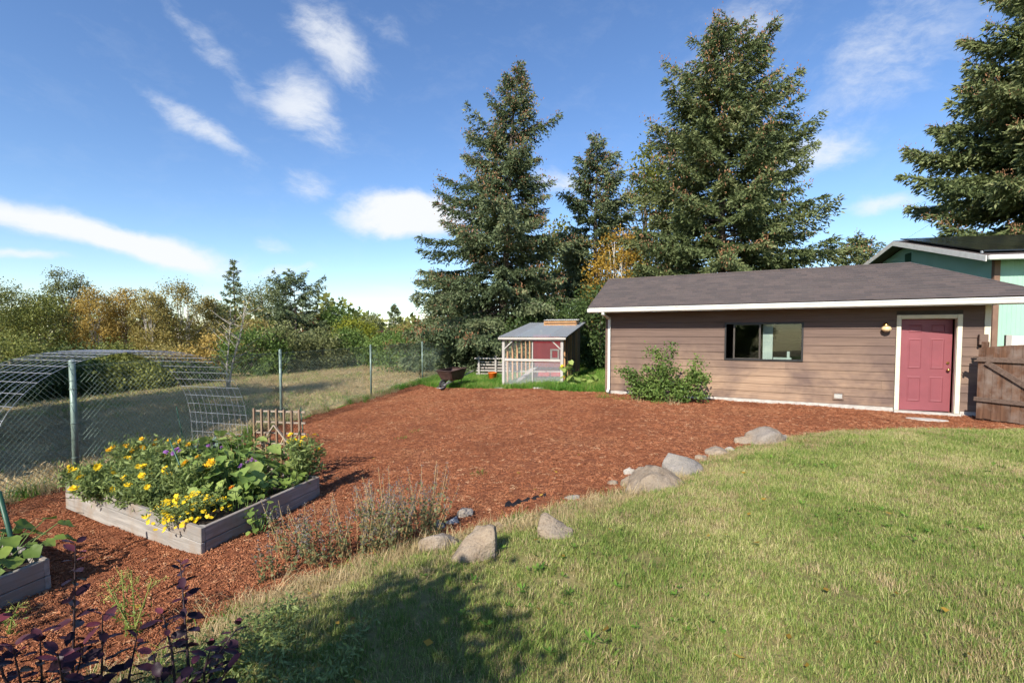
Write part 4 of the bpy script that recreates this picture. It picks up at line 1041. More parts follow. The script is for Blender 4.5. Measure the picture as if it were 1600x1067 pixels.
# ------------------------------------------------------------------ foliage materials
G = lambda *s: s
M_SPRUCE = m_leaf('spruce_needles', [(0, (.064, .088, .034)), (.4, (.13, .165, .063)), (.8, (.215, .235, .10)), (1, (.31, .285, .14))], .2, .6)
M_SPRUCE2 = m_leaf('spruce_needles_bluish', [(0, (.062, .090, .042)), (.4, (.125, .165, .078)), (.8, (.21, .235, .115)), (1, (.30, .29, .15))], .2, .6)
M_CONE = m_leaf('spruce_cones', [(0, (.19, .095, .045)), (1, (.36, .20, .105))], .0, .8)
M_BARK = m_plain('grey_brown_bark', (.13, .10, .08), .95, .4, 9, .9)
M_WBARK = m_plain('pale_birch_bark', (.45, .41, .35), .85, .35, 7, .4)
LEAFM = {
 'locust': m_leaf('locust_leaves', [(0, (.06, .085, .018)), (.6, (.14, .165, .035)), (.9, (.26, .25, .05)), (1, (.42, .34, .06))], .35),
 'olive': m_leaf('olive_leaves', [(0, (.09, .115, .028)), (.6, (.195, .215, .053)), (1, (.31, .31, .092))], .3),
 'gold': m_leaf('golden_leaves', [(0, (.24, .17, .04)), (.5, (.41, .29, .075)), (1, (.54, .40, .13))], .35),
 'ochre': m_leaf('ochre_leaves', [(0, (.18, .16, .048)), (.5, (.33, .275, .085)), (1, (.45, .37, .14))], .35),
 'yellow': m_leaf('bright_yellow_leaves', [(0, (.20, .125, .02)), (.5, (.38, .235, .035)), (1, (.54, .36, .07))], .35),
 'yellowgreen': m_leaf('yellow_green_leaves', [(0, (.09, .12, .015)), (.5, (.22, .25, .03)), (1, (.40, .38, .05))], .4),
 'green': m_leaf('mid_green_leaves', [(0, (.06, .105, .024)), (.6, (.13, .205, .045)), (1, (.23, .30, .08))], .3),
 'willow': m_leaf('willow_leaves', [(0, (.09, .105, .038)), (.6, (.18, .20, .075)), (1, (.29, .30, .13))], .3),
 'dark': m_leaf('dark_green_leaves', [(0, (.025, .048, .014)), (.6, (.065, .105, .03)), (1, (.12, .165, .05))], .25),
 'red': m_leaf('reddish_leaves', [(0, (.10, .035, .02)), (.5, (.20, .08, .04)), (1, (.28, .14, .06))], .3),
 'purple': m_leaf('dark_red_leaves', [(0, (.05, .012, .015)), (1, (.14, .04, .045))], .3),
}

def conifer(name, label, base, H, prof, seed, mat=M_SPRUCE, dens=1.0, cones=0.0, crook=None, low=.04, shoot=.20, group='tall conifers', lean=(0, 0), wind=0.0, rag=.3):
    r = rng(seed); e = empty(name, base); tag(e, label, 'tree', group)
    tx = lambda h: lean[0] * (h / H) ** 2 + .06 * math.sin(h * .6 + seed); ty = lambda h: lean[1] * (h / H) ** 2
    MB().tube([(tx(h), ty(h), h) for h in np.linspace(-.3, H * .985, 14)], [max(.012, .021 * H * (1 - h / H) ** .9 * .75) for h in np.linspace(-.0, H * .985, 14)], 8).build('trunk', M_BARK, e, True)
    C = []; D = []; L = []; W = []; T = []; CC = []; CD = []
    limb = MB()
    h = H * low
    while h < H * .985:
        f = 1 - h / H                                   # 0 at the top
        nb = max(3, int(round((3.2 + 1.8 * f) * dens)))
        a0 = r.uniform(0, 6.28)
        for k in range(nb):
            az = a0 + 6.283 * k / nb + r.normal(0, .35)
            R = prof(f) * r.choice([r.uniform(.45, .75), r.uniform(.75, 1.0), r.uniform(1.0, 1.0 + rag * (1.15 - .8 * f))], p=[.36, .40, .24]) * (1 + wind * math.cos(az - 3.0))
            if R < .12: R = .12
            hh = h + r.normal(0, .12); up = .55 * (1 - f) ** 1.2 - .18 * f + r.normal(0, .10)
            hd = np.array((math.cos(az), math.sin(az), 0)); side = np.array((-math.sin(az), math.cos(az), 0)); o = np.array((tx(hh), ty(hh), hh))
            drop = .30 * f + .05
            def pt(s): s = np.asarray(s)[..., None]; return o + hd * (R * s) + np.array((0, 0, 1.)) * (R * (up * s - drop * s ** 2 + .22 * s ** 3.5))
            if R > .5: limb.tube([pt(s) for s in (0, .3, .6, .95)], [.012 + .012 * R, .010 + .008 * R, .012, .005], 4, False)
            nt = int(R * 22 * dens) + 6; s = r.uniform(.10, 1.0, nt) ** .75; P = pt(s)
            sg = np.where(r.uniform(0, 1, nt) < .5, 1, -1)
            tl = (.34 * R * (1 - s) ** .75 + .17).clip(.14, max(.95, .2 * R)) * r.uniform(.7, 1.2, nt)
            ang = r.uniform(.5, 1.15, nt) * np.where(s > .93, .4, 1)
            td = hd * np.cos(ang)[:, None] + side * (np.sin(ang) * sg)[:, None] + np.array((0, 0, 1.)) * r.normal(-.34 + .25 * (1 - f), .18, nt)[:, None]
            ns = np.maximum(3, (tl / (shoot * .30)).astype(int)); idx = np.repeat(np.arange(nt), ns); q = np.concatenate([np.linspace(.05, 1, n_) for n_ in ns])
            q = (q + r.normal(0, .05, len(q))).clip(0, 1.05)
            B = P[idx] + td[idx] * (tl[idx] * q)[:, None] + np.array((0, 0, -1.)) * (.22 * tl[idx] * q ** 2)[:, None]
            m_ = len(B); dd = td[idx] + r.normal(0, .50, (m_, 3)) + np.array((0, 0, -.10))
            C.append(B); D.append(dd); L.append(r.uniform(.7, 1.25, m_) * shoot); W.append(r.uniform(.7, 1.2, m_) * shoot * .34)
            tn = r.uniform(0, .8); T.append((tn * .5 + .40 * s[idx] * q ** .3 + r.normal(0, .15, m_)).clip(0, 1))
            if cones > 0 and r.uniform() < cones * (.35 + .9 * (1 - f)):
                nc_ = int(7 + R * 13); si = 1.04 - .55 * r.uniform(0, 1, nc_) ** 1.6; CC.append(pt(si) + r.normal(0, .16, (nc_, 3)) + np.array((0, 0, .02))); CD.append(np.tile((0, 0, -1.), (nc_, 1)) + r.normal(0, .35, (nc_, 3)))
        h += r.uniform(.22, .38) * (1 + .2 * f) / dens ** .5
    # leader
    n_ = 60; hh = r.uniform(H * .90, H * 1.0, n_); C.append(np.stack([np.array([tx(x) for x in hh]), np.array([ty(x) for x in hh]), hh], 1)); aa = r.uniform(0, 6.28, n_)
    D.append(np.stack([np.cos(aa), np.sin(aa), r.uniform(.3, 1.4, n_)], 1)); L.append(np.full(n_, shoot * 1.0)); W.append(np.full(n_, shoot * .25)); T.append(r.uniform(.2, .9, n_))
    C = np.concatenate(C); D = np.concatenate(D); L = np.concatenate(L); W = np.concatenate(W); T = np.concatenate(T); m_ = len(C)
    V, F = cards(C, D, r.normal(0, 1, (m_, 3)), L, W, .4)
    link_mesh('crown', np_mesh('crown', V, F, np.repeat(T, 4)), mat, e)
    limb.build('limbs', M_BARK, e)
    if CC:
        CC = np.concatenate(CC); CD = np.concatenate(CD); m2 = len(CC); LL = r.uniform(.08, .14, m2); q = r.normal(0, 1, (m2, 3))
        V, F = cards(CC, CD, q, LL, LL * .42, .5); V2, F2 = cards(CC, CD, np.cross(CD, q), LL, LL * .42, .5)
        oc = link_mesh('cones', np_mesh('cones', np.vstack([V, V2]), np.vstack([F, F2 + len(V)]), np.tile(np.repeat(r.uniform(0, 1, m2), 4), 2)), M_CONE, e); oc['kind'] = 'stuff'
    return e, m_

def broadleaf(name, label, base, H, R, mat, seed, n_leaf=6000, leaf=.20, low=.25, bark=None, group='trees beyond the fence', cat='tree', gaps=.5, squash=1.0, ncl=None, nst=1, limbs=True, depth=1.0, spread=.2):
    r = rng(seed); e = empty(name, base); tag(e, label, cat, group)
    ncl = ncl or int(50 + 24 * R); zc = H * (low + (1 - low) / 2); hz_ = H * (1 - low) / 2
    u = r.normal(0, 1, (ncl, 3)); u /= np.linalg.norm(u, axis=1, keepdims=True); rad = r.uniform(.25, 1, ncl) ** (1 / 2.2)
    cc = u * rad[:, None] * np.array((R, R * depth, hz_)); cc[:, 2] += zc
    wv = 1 - .35 * np.clip((cc[:, 2] - zc) / hz_, 0, 1) ** 2; cc[:, 0] *= wv; cc[:, 1] *= wv
    cs = r.uniform(.35, 1.0, ncl) * R * .27 + .10
    idx = r.choice(ncl, n_leaf, p=cs ** 2 / (cs ** 2).sum())
    P = cc[idx] + r.normal(0, 1, (n_leaf, 3)) * (cs[idx] * .62)[:, None] * np.array((1, 1, .8))
    P[:, 2] = np.maximum(P[:, 2], .1)
    D = r.normal(0, 1, (n_leaf, 3)); D[:, 2] -= .3
    L = r.uniform(.6, 1.3, n_leaf) * leaf; ct = r.uniform(0, 1, ncl)
    V, F = cards(P, D, r.normal(0, 1, (n_leaf, 3)), L, L * .62, .45, .12)
    T = (ct[idx] * .5 + .5 * r.uniform(0, 1, n_leaf)).clip(0, 1)
    link_mesh('crown', np_mesh('crown', V, F, np.repeat(T, 4)), mat, e)
    bark = bark or M_BARK
    for s in range(nst):
        tr_ = MB(); bx, by = (r.normal(0, .12 * R, 2) if nst > 1 else (0, 0)); tx_, ty_ = r.normal(0, spread * R, 2)
        hs = np.linspace(-.2, H * .9, 7); tr_.tube([(bx + tx_ * (h / H) ** 1.3 + .04 * math.sin(h * 2 + s), by + ty_ * (h / H) ** 1.3, h) for h in hs], [max(.012, (.016 * H / nst ** .4) * (1 - .92 * max(h, 0) / H)) for h in hs], 6)
        if s < nst - 1: tr_.build('trunk', bark, e, True)
    if limbs:
        for k in range(min(ncl, 26)):
            c = cc[k]; h0 = c[2] * r.uniform(.35, .75); tr_.tube([(0, 0, h0), (c[0] * .45, c[1] * .45, h0 + (c[2] - h0) * .4), tuple(c)], [.0055 * H * (1 - h0 / H) + .006, .0045 * H * .6 + .004, .006], 4, False)
    tr_.build('trunk', bark, e, True)
    return e

def pr(*pts):
    fs, rs = zip(*pts); return lambda f: float(np.interp(f, fs, rs))
def on(px, Z): x = (px - 800) / FPX * Z; return (x, Z, gz(x, Z) - .05)
# big conifers
conifer('spruce_tree', 'tall ragged spruce full of brown cones rising behind the chicken run', on(786, 27.0), 16.9, pr((0, .1), (.05, .38), (.13, .95), (.25, 1.9), (.36, 2.3), (.5, 2.7), (.62, 3.5), (.8, 4.4), (1, 5.0)), 3, M_SPRUCE2, 1.2, .95, lean=(.9, 0), wind=.12, rag=.62)
conifer('spruce_tree', 'huge dense spruce towering right above the garage roof', on(1124, 25.0), 17.6, pr((0, .1), (.06, 1.0), (.15, 2.1), (.3, 3.2), (.5, 4.3), (.7, 5.4), (1, 5.9)), 5, M_SPRUCE, 1.2, .75, lean=(.1, 0))
conifer('spruce_tree', 'massive spruce at the right edge behind the green house', on(1648, 29.0), 27.0, pr((0, .1), (.1, 1.6), (.25, 3.9), (.45, 6.2), (.7, 8.4), (1, 9.2)), 9, M_SPRUCE, 1.05, .7, shoot=.36, rag=.14, low=.1)
conifer('fir_tree', 'narrower dark fir between the two big spruces', on(930, 33.0), 15.0, pr((0, .1), (.08, .9), (.2, 1.8), (.4, 2.4), (.6, 2.9), (1, 3.4)), 12, M_SPRUCE2, 1.05, .5, shoot=.25)
conifer('pine_tree', 'small bushy pine top showing over the right end of the garage roof', on(1333, 36.0), 8.9, pr((0, .3), (.1, 1.1), (.3, 1.9), (.6, 2.4), (1, 2.6)), 15, M_SPRUCE, 1.1, .1, shoot=.26)
conifer('spruce_tree', 'low dark spruce skirt filling the gap left of the chicken run', on(700, 31.0), 6.0, pr((0, .3), (.3, 2.0), (1, 3.6)), 16, M_SPRUCE2, 1.0, .2, shoot=.25)
conifer('fir_tree', 'slender dark fir rising out of the left tree line', on(368, 60.0), 13.0, pr((0, .1), (.3, 1.1), (1, 2.2)), 17, M_SPRUCE, .6, 0, shoot=.34, group='conifers in the far tree line')
conifer('cedar_tree', 'broad dark green cedar in the left tree line', on(462, 50.0), 9.9, pr((0, .9), (.1, 1.9), (.4, 3.4), (1, 4.8)), 18, M_SPRUCE2, .7, 0, shoot=.34, group='conifers in the far tree line')
conifer('fir_tree', 'distant small fir just left of the ragged spruce', on(617, 82.0), 8.6, pr((0, .2), (.4, 1.3), (1, 2.4)), 19, M_SPRUCE, .5, 0, shoot=.5, group='conifers in the far tree line')
conifer('fir_tree', 'tiny distant fir top above the red shrubs', on(510, 90.0), 10.5, pr((0, .2), (.4, 1.3), (1, 2.2)), 20, M_SPRUCE, .5, 0, shoot=.5, group='conifers in the far tree line')
# broadleaved trees behind the garage and the run
broadleaf('birch_tree', 'golden yellow birch with white stems beside the garage roof', on(962, 27.0), 7.6, 1.7, LEAFM['yellow'], 31, 6500, .13, .18, M_WBARK, group='trees behind the garage', nst=4, ncl=120)
broadleaf('locust_tree', 'tall yellow-green locust tree between the fir and the huge spruce', on(1016, 35.0), 15.2, 2.7, LEAFM['locust'], 32, 9000, .22, .25, group='trees behind the garage', ncl=70)
broadleaf('locust_tree', 'pale yellow-green tree showing behind the ragged spruce', on(865, 40.0), 11.0, 3.2, LEAFM['locust'], 33, 8000, .28, .25, group='trees behind the garage')
broadleaf('shrub', 'dark leafy shrub filling the gap between chicken run and garage', on(938, 22.5), 4.4, 1.6, LEAFM['dark'], 34, 12000, .13, .02, group='shrubs behind the run', cat='shrub', nst=3)
broadleaf('shrub', 'dark shrub under the spruce behind the chicken run', on(860, 25.5), 3.4, 2.6, LEAFM['dark'], 35, 12000, .14, .02, group='shrubs behind the run', cat='shrub', nst=3)
broadleaf('shrub', 'green bushes behind the screened fence', on(655, 29.5), 2.4, 2.6, LEAFM['green'], 36, 9000, .14, .02, group='shrubs behind the run', cat='shrub', nst=3)
broadleaf('shrub', 'rounded bushes in front of the spruce at the far fence corner', on(740, 29.5), 2.7, 2.2, LEAFM['dark'], 37, 9000, .14, .02, group='shrubs behind the run', cat='shrub', nst=3)
# tree line on the left: (px, distance, height, radius, leaf colour, label)
TL = [(-40, 44, 9.4, 3.8, 'olive', 'olive leafy tree at the far left edge'), (12, 50, 9.4, 2.8, 'willow', 'grey-green tree second from the left edge'), (62, 47, 8.0, 2.8, 'olive', 'olive tree left of the tallest thin-topped one'), (108, 54, 11.6, 2.6, 'willow', 'tallest thin-topped grey-green tree near the left'),
      (150, 50, 8.9, 2.4, 'gold', 'golden tree right of the tallest thin-topped one'), (196, 54, 9.4, 2.2, 'gold', 'golden birch above the peak of the wire arch'), (236, 52, 8.8, 2.2, 'ochre', 'narrow ochre birch right of the golden birch'), (283, 56, 10.4, 2.8, 'ochre', 'ochre birch with pale trunks, highest of the ochre trees'),
      (325, 60, 8.6, 2.0, 'ochre', 'brownish ochre tree left of the slender fir'), (346, 64, 8.4, 2.0, 'willow', 'greyish green tree just behind the slender fir'), (418, 60, 10.9, 3.2, 'willow', 'greyish willow tree behind the broad cedar'),
      (395, 46, 5.2, 2.0, 'ochre', 'low ochre tree before the slender fir'), (495, 56, 5.4, 1.9, 'red', 'reddish brown tree right of the broad cedar'), (524, 52, 6.6, 2.1, 'green', 'green tree with yellow tips right of the red one'),
      (556, 48, 4.7, 2.2, 'yellowgreen', 'bright yellow-green tree above the fence'), (600, 52, 3.2, 1.5, 'purple', 'dark red shrub right of the yellow-green tree'), (580, 74, 6.8, 2.6, 'willow', 'pale distant tree behind the yellow-green one'),
      (640, 64, 4.6, 2.8, 'ochre', 'ochre bush beside the foot of the ragged spruce')]
for i, (px, Z, h, R, k, lab) in enumerate(TL):
    broadleaf('tree', lab, on(px, Z), h, R, LEAFM[k], 50 + i, 9000, .19, .10, M_WBARK if k in ('gold', 'ochre') else None, nst=3 if k in ('gold', 'ochre') else 1, ncl=95)
BU = [(20, 31, 3.9, 3.4, 'olive', 'dark olive bush at the far left behind the arch'), (110, 33, 3.0, 3.2, 'dark', 'dark bush behind the top of the arch'), (175, 34, 3.0, 2.6, 'olive', 'olive bush right of the dark bush'),
      (262, 38, 2.8, 2.4, 'ochre', 'ochre bush behind the far side of the arch'), (335, 37, 3.4, 2.2, 'gold', 'golden green bush behind the bare sapling'), (395, 34, 3.6, 2.2, 'green', 'green bush right of the bare sapling'),
      (440, 36, 3.6, 2.4, 'willow', 'grey-green willow bush behind the second fence post'), (500, 38, 3.2, 2.2, 'willow', 'light willow bush under the red tree'), (545, 40, 3.2, 2.0, 'green', 'green bush under the yellow-green tree'), (610, 38, 2.6, 2.0, 'green', 'low green bush near the third fence post'),
      (28, 25, 1.9, 2.6, 'dark', 'low dark brush at the left edge seen under the arch'), (122, 26, 1.7, 2.6, 'dark', 'low dark brush right behind the first fence post'), (212, 27, 1.5, 2.2, 'olive', 'low olive brush under the middle of the arch'), (280, 29, 1.4, 1.9, 'dark', 'low dark brush left of the bare sapling')]
for i, (px, Z, h, R, k, lab) in enumerate(BU):
    broadleaf('bush', lab, on(px, Z), h, R, LEAFM[k], 80 + i, 8000, .17, .0, group='bushes along the field', cat='bush', nst=3)
# belt of woodland behind it all: reads as one mass
def woods():
    r = rng(99); n = 30000; px = r.uniform(-420, 2300, n); Z = r.uniform(84, 100, n); x = (px - 800) / FPX * Z
    top = 4.6 + 1.6 * np.sin(x * .13) + 1.4 * np.sin(x * .37 + 1) + .8 * np.sin(x * .9)
    z = -2.5 + (top + 2.5) * r.uniform(0, 1, n) ** .8
    L = r.uniform(.7, 1.5, n); V, F = cards(np.stack([x, Z, z], 1), r.normal(0, 1, (n, 3)), r.normal(0, 1, (n, 3)), L, L * .7, .45, .1)
    o = link_mesh('distant_woods', np_mesh('distant_woods', V, F, np.repeat(r.uniform(0, 1, n), 4)), LEAFM['olive']); tag(o, 'far belt of mixed woodland along the horizon', 'woods', None, 'stuff')
woods()
# trees outside the frame on the left that shade the field
for i, (x, y, h, R) in enumerate(((-13.3, 3.8, 8.6, 3.0), (-17.0, 7.2, 12.0, 3.9), (-20.5, 9.0, 12.0, 4.2), (-29, 14, 11, 4.5), (-15.5, 0.5, 10.5, 3.4))):
    broadleaf('tree', ('leafy tree standing in the field left of the frame', 'tall leafy tree left of the frame by the field', 'leafy tree farther up the field beyond the left edge', 'tall tree behind the camera on the left', 'farthest field tree past the left edge', 'big tree standing well left of the camera')[i], (x, y, gz(x, y)), h, R, LEAFM['olive'], 120 + i, 9000, .36, .04, group='trees shading the field')
# bare pale sapling in the field
def sapling():
    b = gp(352, 618); e = empty('birch_sapling', b); tag(e, 'almost bare pale birch sapling standing in the field behind the arch', 'tree')
    r = rng(44); m = MB(); C = []
    H = b.y / FPX * 150
    for s in range(3):
        dx, dy = r.normal(0, .16, 2) * H; top = Vector((dx, dy * .6, H * r.uniform(.85, 1.0))); m.tube([(0.06 * s, 0, -.1), top * .35, top * .7 + Vector((.05, 0, 0)), top], [.035, .026, .016, .006], 6)
        for k in range(14):
            t_ = r.uniform(.25, .95); p = top * t_; q = p + Vector((r.normal(0, .17) * H, r.normal(0, .12) * H, r.uniform(.05, .22) * H)); m.tube([p, (p + q) / 2 + Vector((0, 0, -.03)), q], [.012, .008, .004], 4, False); C += [tuple(p.lerp(q, u)) for u in (.6, .8, .95, 1.0)]
    m.build('trunk', M_WBARK, e, True)
    C = np.array(C); C = np.repeat(C, 4, 0) + r.normal(0, .09, (len(C) * 4, 3)); n = len(C); V, F = cards(C, r.normal(0, 1, (n, 3)), r.normal(0, 1, (n, 3)), r.uniform(.06, .12, n), r.uniform(.04, .07, n), .45, .1)
    link_mesh('crown', np_mesh('crown', V, F, np.repeat(r.uniform(0, 1, n), 4)), LEAFM['ochre'], e)
sapling()
# power lines crossing behind the garage
pl = empty('power_lines', (14, 46, 0)); tag(pl, 'thin dark power lines slanting up across the sky behind the garage', 'power lines')
for k, (a, b) in enumerate((((1325, 420), (1470, 332)), ((1330, 440), (1480, 362)), ((1330, 455), (1490, 376)))):
    P = []
    for (px, py), Z in ((a, 50), (b, 40)):
        d = pdir(px, py); P.append(Vector((d[0] / d[1] * Z, Z, CAMZ + d[2] / d[1] * Z)) - Vector((14, 46, 0)))
    d = P[1] - P[0]; MB().tube([P[0] - d * .6 + d * (2.4 * t_) + Vector((0, 0, -.5 * math.sin(math.pi * t_))) for t_ in np.linspace(0, 1, 9)], .011, 4).build('wire', M_BLACK, pl)

# ------------------------------------------------------------------ rose bush on the garage wall
def rose():
    b = gp(1043, 627); e = empty('rose_bush', b, RZ_G); tag(e, 'sprawling green rose bush growing against the garage wall', 'bush')
    r = rng(61); m = MB(); C = []; T = []
    for s in range(22):
        az = r.uniform(-1.35, 1.35); L = r.uniform(.9, 1.65) * (1 - .12 * abs(az)); y0 = r.uniform(-.45, .15)
        d = Vector((math.sin(az) * 1.0, y0 * .55, math.cos(az) * .92 + .2)).normalized(); pts = [Vector((r.normal(0, .12), r.normal(-.1, .06), 0)) + d * L * t_ + Vector((.10 * math.sin(az) * t_ ** 2, 0, -.16 * abs(az) * t_ ** 2)) for t_ in np.linspace(0, 1, 6)]
        m.tube(pts, [.011, .010, .008, .007, .005, .003], 5, False); ct = r.uniform(0, 1)
        for k in range(105):
            t_ = r.uniform(.16, 1.02) ** .75; i = min(4, int(t_ * 5)); p = pts[i].lerp(pts[i + 1], t_ * 5 - i); C.append(np.array(p) + r.normal(0, .075, 3) * np.array((1, .8, 1))); T.append(.5 * ct + .5 * r.uniform())
    m.build('stems', m_plain('green_cane', (.10, .10, .035), .7, .3, 8, .1), e, True)
    C = np.array(C); C[:, 1] = np.minimum(C[:, 1], .18); C = np.repeat(C, 3, 0) + r.normal(0, .03, (len(C) * 3, 3)); n = len(C); D = r.normal(0, 1, (n, 3)); D[:, 1] -= .3
    V, F = cards(C, D, r.normal(0, .6, (n, 3)) + np.array((0, -.5, .8)), r.uniform(.045, .085, n), r.uniform(.035, .058, n), .5, .12)
    link_mesh('leaves', np_mesh('leaves', V, F, np.repeat(np.repeat(np.array(T), 3), 4)), LEAFM['green'], e)
rose()
def groundcover_at_rose():
    e = empty('dry_grass_tuft', gp(1010, 628)); tag(e, 'dry grass and weeds at the foot of the rose bush', 'grass')
    for k, (dx, dy, s) in enumerate(((-.9, -.1, 1), (-.5, -.25, .9), (0, -.3, .8), (.4, -.35, 1.0), (-1.3, .15, 1.2))):
        p = blade_clump('tuft', 60, .20, .05, .22, .006, .9, 300 + k, M_DRY if k % 2 else M_LUSH); COL.objects.link(p); p.parent = e; p.location = (dx * .871 + .2, dx * -.491 + dy, 0.02); p.scale = (s, s, s)
groundcover_at_rose()

# ------------------------------------------------------------------ small plants
M_STEM = m_plain('green_stem', (.10, .16, .04), .7, .25, 8, .05)
M_DRYSTEM = m_plain('dry_stem', (.33, .24, .11), .8, .3, 8, .05)
LM_SQUASH = m_leaf('squash_leaf', [(0, (.12, .20, .045)), (.5, (.21, .31, .075)), (1, (.35, .43, .12))], .35)
LM_FEATHER = m_leaf('feathery_leaf', [(0, (.12, .165, .05)), (1, (.29, .36, .12))], .35)
LM_KALE = m_leaf('kale_leaf', [(0, (.05, .10, .085)), (1, (.13, .20, .17))], .2)
LM_LIGHT = m_leaf('light_leaf', [(0, (.09, .16, .03)), (1, (.24, .32, .07))], .35)
LM_PURPLE = m_leaf('ninebark_leaf', [(0, (.013, .006, .011)), (.6, (.035, .014, .025)), (.92, (.075, .024, .035)), (1, (.20, .045, .06))], .15, .42)
LM_CAT = m_leaf('catmint_leaf', [(0, (.08, .10, .045)), (.6, (.15, .175, .075)), (1, (.24, .25, .11))], .3)
LM_SEED = m_leaf('catmint_seed_head', [(0, (.085, .075, .08)), (1, (.20, .18, .19))], .1)
LM_TANSY = m_leaf('tansy_head', [(0, (.30, .27, .06)), (1, (.45, .40, .14))], .2)
M_YEL = m_leaf('yellow_petal', [(0, (.75, .48, .01)), (1, (.90, .66, .03))], .3)
M_AMB = m_leaf('amber_petal', [(0, (.78, .40, .010)), (1, (.90, .58, .03))], .3)
M_ORG = m_leaf('orange_petal', [(0, (.75, .20, .01)), (1, (.85, .30, .02))], .3)
M_VIO = m_leaf('violet_petal', [(0, (.28, .10, .36)), (1, (.45, .22, .55))], .3)

def flower_mesh(name, mat, R, n, seed, layers=2):
    r = rng(seed); C = []; D = []; L = []
    for k in range(layers):
        for i in range(n):
            a = 6.283 * (i + .5 * k) / n + r.normal(0, .08); C.append((0, 0, .004 * k)); D.append((math.cos(a), math.sin(a), .12 + .45 * k)); L.append(R * (1 - .28 * k) * r.uniform(.9, 1.1))
    V, F = cards(np.array(C), np.array(D), np.tile((0, 0, 1.), (len(C), 1)), np.array(L), np.array(L) * (4.6 / n), .68, .06)
    me = np_mesh(name, V, F, np.repeat(r.uniform(0, 1, len(C)), 4)); me.materials.append(mat); return me
FM = {'yellow': flower_mesh('flower', M_YEL, .042, 9, 1), 'amber': flower_mesh('flower', M_AMB, .040, 10, 2, 3), 'orange': flower_mesh('flower', M_ORG, .038, 8, 3), 'violet': flower_mesh('flower', M_VIO, .022, 8, 4, 3), 'smallyellow': flower_mesh('flower', M_YEL, .020, 5, 5, 1)}
def add_flowers(e, pts, kind, seed, scale=1.0, face=None):
    r = rng(seed)
    for p in pts:
        o = link_mesh('flower', FM[kind], None, e); o.location = p; o.rotation_euler = (r.normal(.55, .35), r.normal(0, .35), r.normal(0, .6)); s = scale * r.uniform(.8, 1.25); o.scale = (s, s, s)

def lobed_leaf(R, n=9, seed=0, notch=.25):
    """one broad heart-shaped leaf with shallow lobes, cupped; stalk end at the origin, pointing +x"""
    r = rng(seed); m = 15; V = [(R * .34, 0, -.09 * R)]; k = r.uniform(.9, 1.1)
    for i in range(m):
        a = -math.pi + 2 * math.pi * (i + .5) / m; lob = 1 + .10 * math.cos(5 * a) + r.normal(0, .035)
        rad = R * .56 * lob * (1 - .42 * (abs(a) / math.pi) ** 6) * (1 + .16 * math.exp(-(a / .45) ** 2))
        V.append((R * .36 + rad * math.cos(a), rad * math.sin(a) * k, R * (.05 * math.sin(i * 2.3 + seed) + .10 * (abs(math.sin(a)) ** 2) - .16 * max(0, math.cos(a)) ** 2)))
    return np.array(V), [(0, 1 + i, 1 + (i + 1) % m) for i in range(m)]

def oval_leaf(L, W, r):
    """a folded, drooping toothed leaf; stalk at the origin, pointing +x"""
    V = []; n = 5
    for i in range(n + 1):
        t_ = i / n; w_ = W * math.sin(math.pi * min(1, .08 + t_ * .92)) ** .75 * (1 + .12 * (i % 2)); zz = -.25 * L * t_ ** 2
        V += [(L * t_, -w_ / 2, zz + .10 * W), (L * t_, 0, zz - .05 * W), (L * t_, w_ / 2, zz + .10 * W)]
    return np.array(V), [(3 * i + j, 3 * i + j + 1, 3 * i + j + 4, 3 * i + j + 3) for i in range(n) for j in (0, 1)]

def leafmass(e, pname, specs, mat, seed, base):
    """broad leaves on stalks; specs: list of (x, y, z, size, azimuth, tilt)"""
    r = rng(seed); V = []; F = []; T = []; st = MB(); b = 0
    for (x, y, z, R, az, tilt) in specs:
        v, f = lobed_leaf(R, 6, int(r.integers(1e6))); M_ = Matrix.Rotation(az, 3, 'Z') @ Matrix.Rotation(tilt, 3, 'Y') @ Matrix.Rotation(r.normal(0, .25), 3, 'X')
        v = v @ np.array(M_).T + np.array((x, y, z)); V.append(v); F += [tuple(i + b for i in q) for q in f]; b += len(v); T += [float(np.clip(r.uniform(.1, 1) + .1, 0, 1))] * len(v)
        bx, by = base(x, y); st.tube([(bx, by, 0), ((x + bx) / 2, (y + by) / 2, z * .6), (x, y, z)], [.006, .005, .004], 4, False)
    link_mesh(pname, np_mesh(pname, np.vstack(V), np.array(F), T), mat, e, True); st.build('stems', M_STEM, e, True)

def feathery(e, n, R, H, leaf, mat, seed, wid=.30):
    r = rng(seed); st = MB(); C = []; D = []; tops = []
    for s in range(max(5, n // 60)):
        a = r.uniform(0, 6.28); q = R * math.sqrt(r.uniform(0, 1)); top = Vector((q * math.cos(a), q * math.sin(a), H * r.uniform(.65, 1.05))); st.tube([(top.x * .3, top.y * .3, 0), (top.x * .7, top.y * .7, top.z * .55), top], [.005, .004, .002], 4, False); tops.append(top)
        for k in range(60):
            t_ = r.uniform(.15, 1) ** .8; p = Vector((top.x * (.3 + .7 * t_), top.y * (.3 + .7 * t_), top.z * t_)); C.append(np.array(p) + r.normal(0, .035, 3)); D.append(r.normal(0, 1, 3) + np.array((0, 0, .3)))
    C = np.array(C); D = np.array(D); m_ = len(C); V, F = cards(C, D, r.normal(0, .6, (m_, 3)) + np.array((0, 0, .8)), r.uniform(.6, 1.3, m_) * leaf, r.uniform(.7, 1.2, m_) * leaf * wid, .5, .1)
    link_mesh('foliage', np_mesh('foliage', V, F, np.repeat(r.uniform(0, 1, m_), 4)), mat, e); st.build('stems', M_STEM, e, True)
    return tops

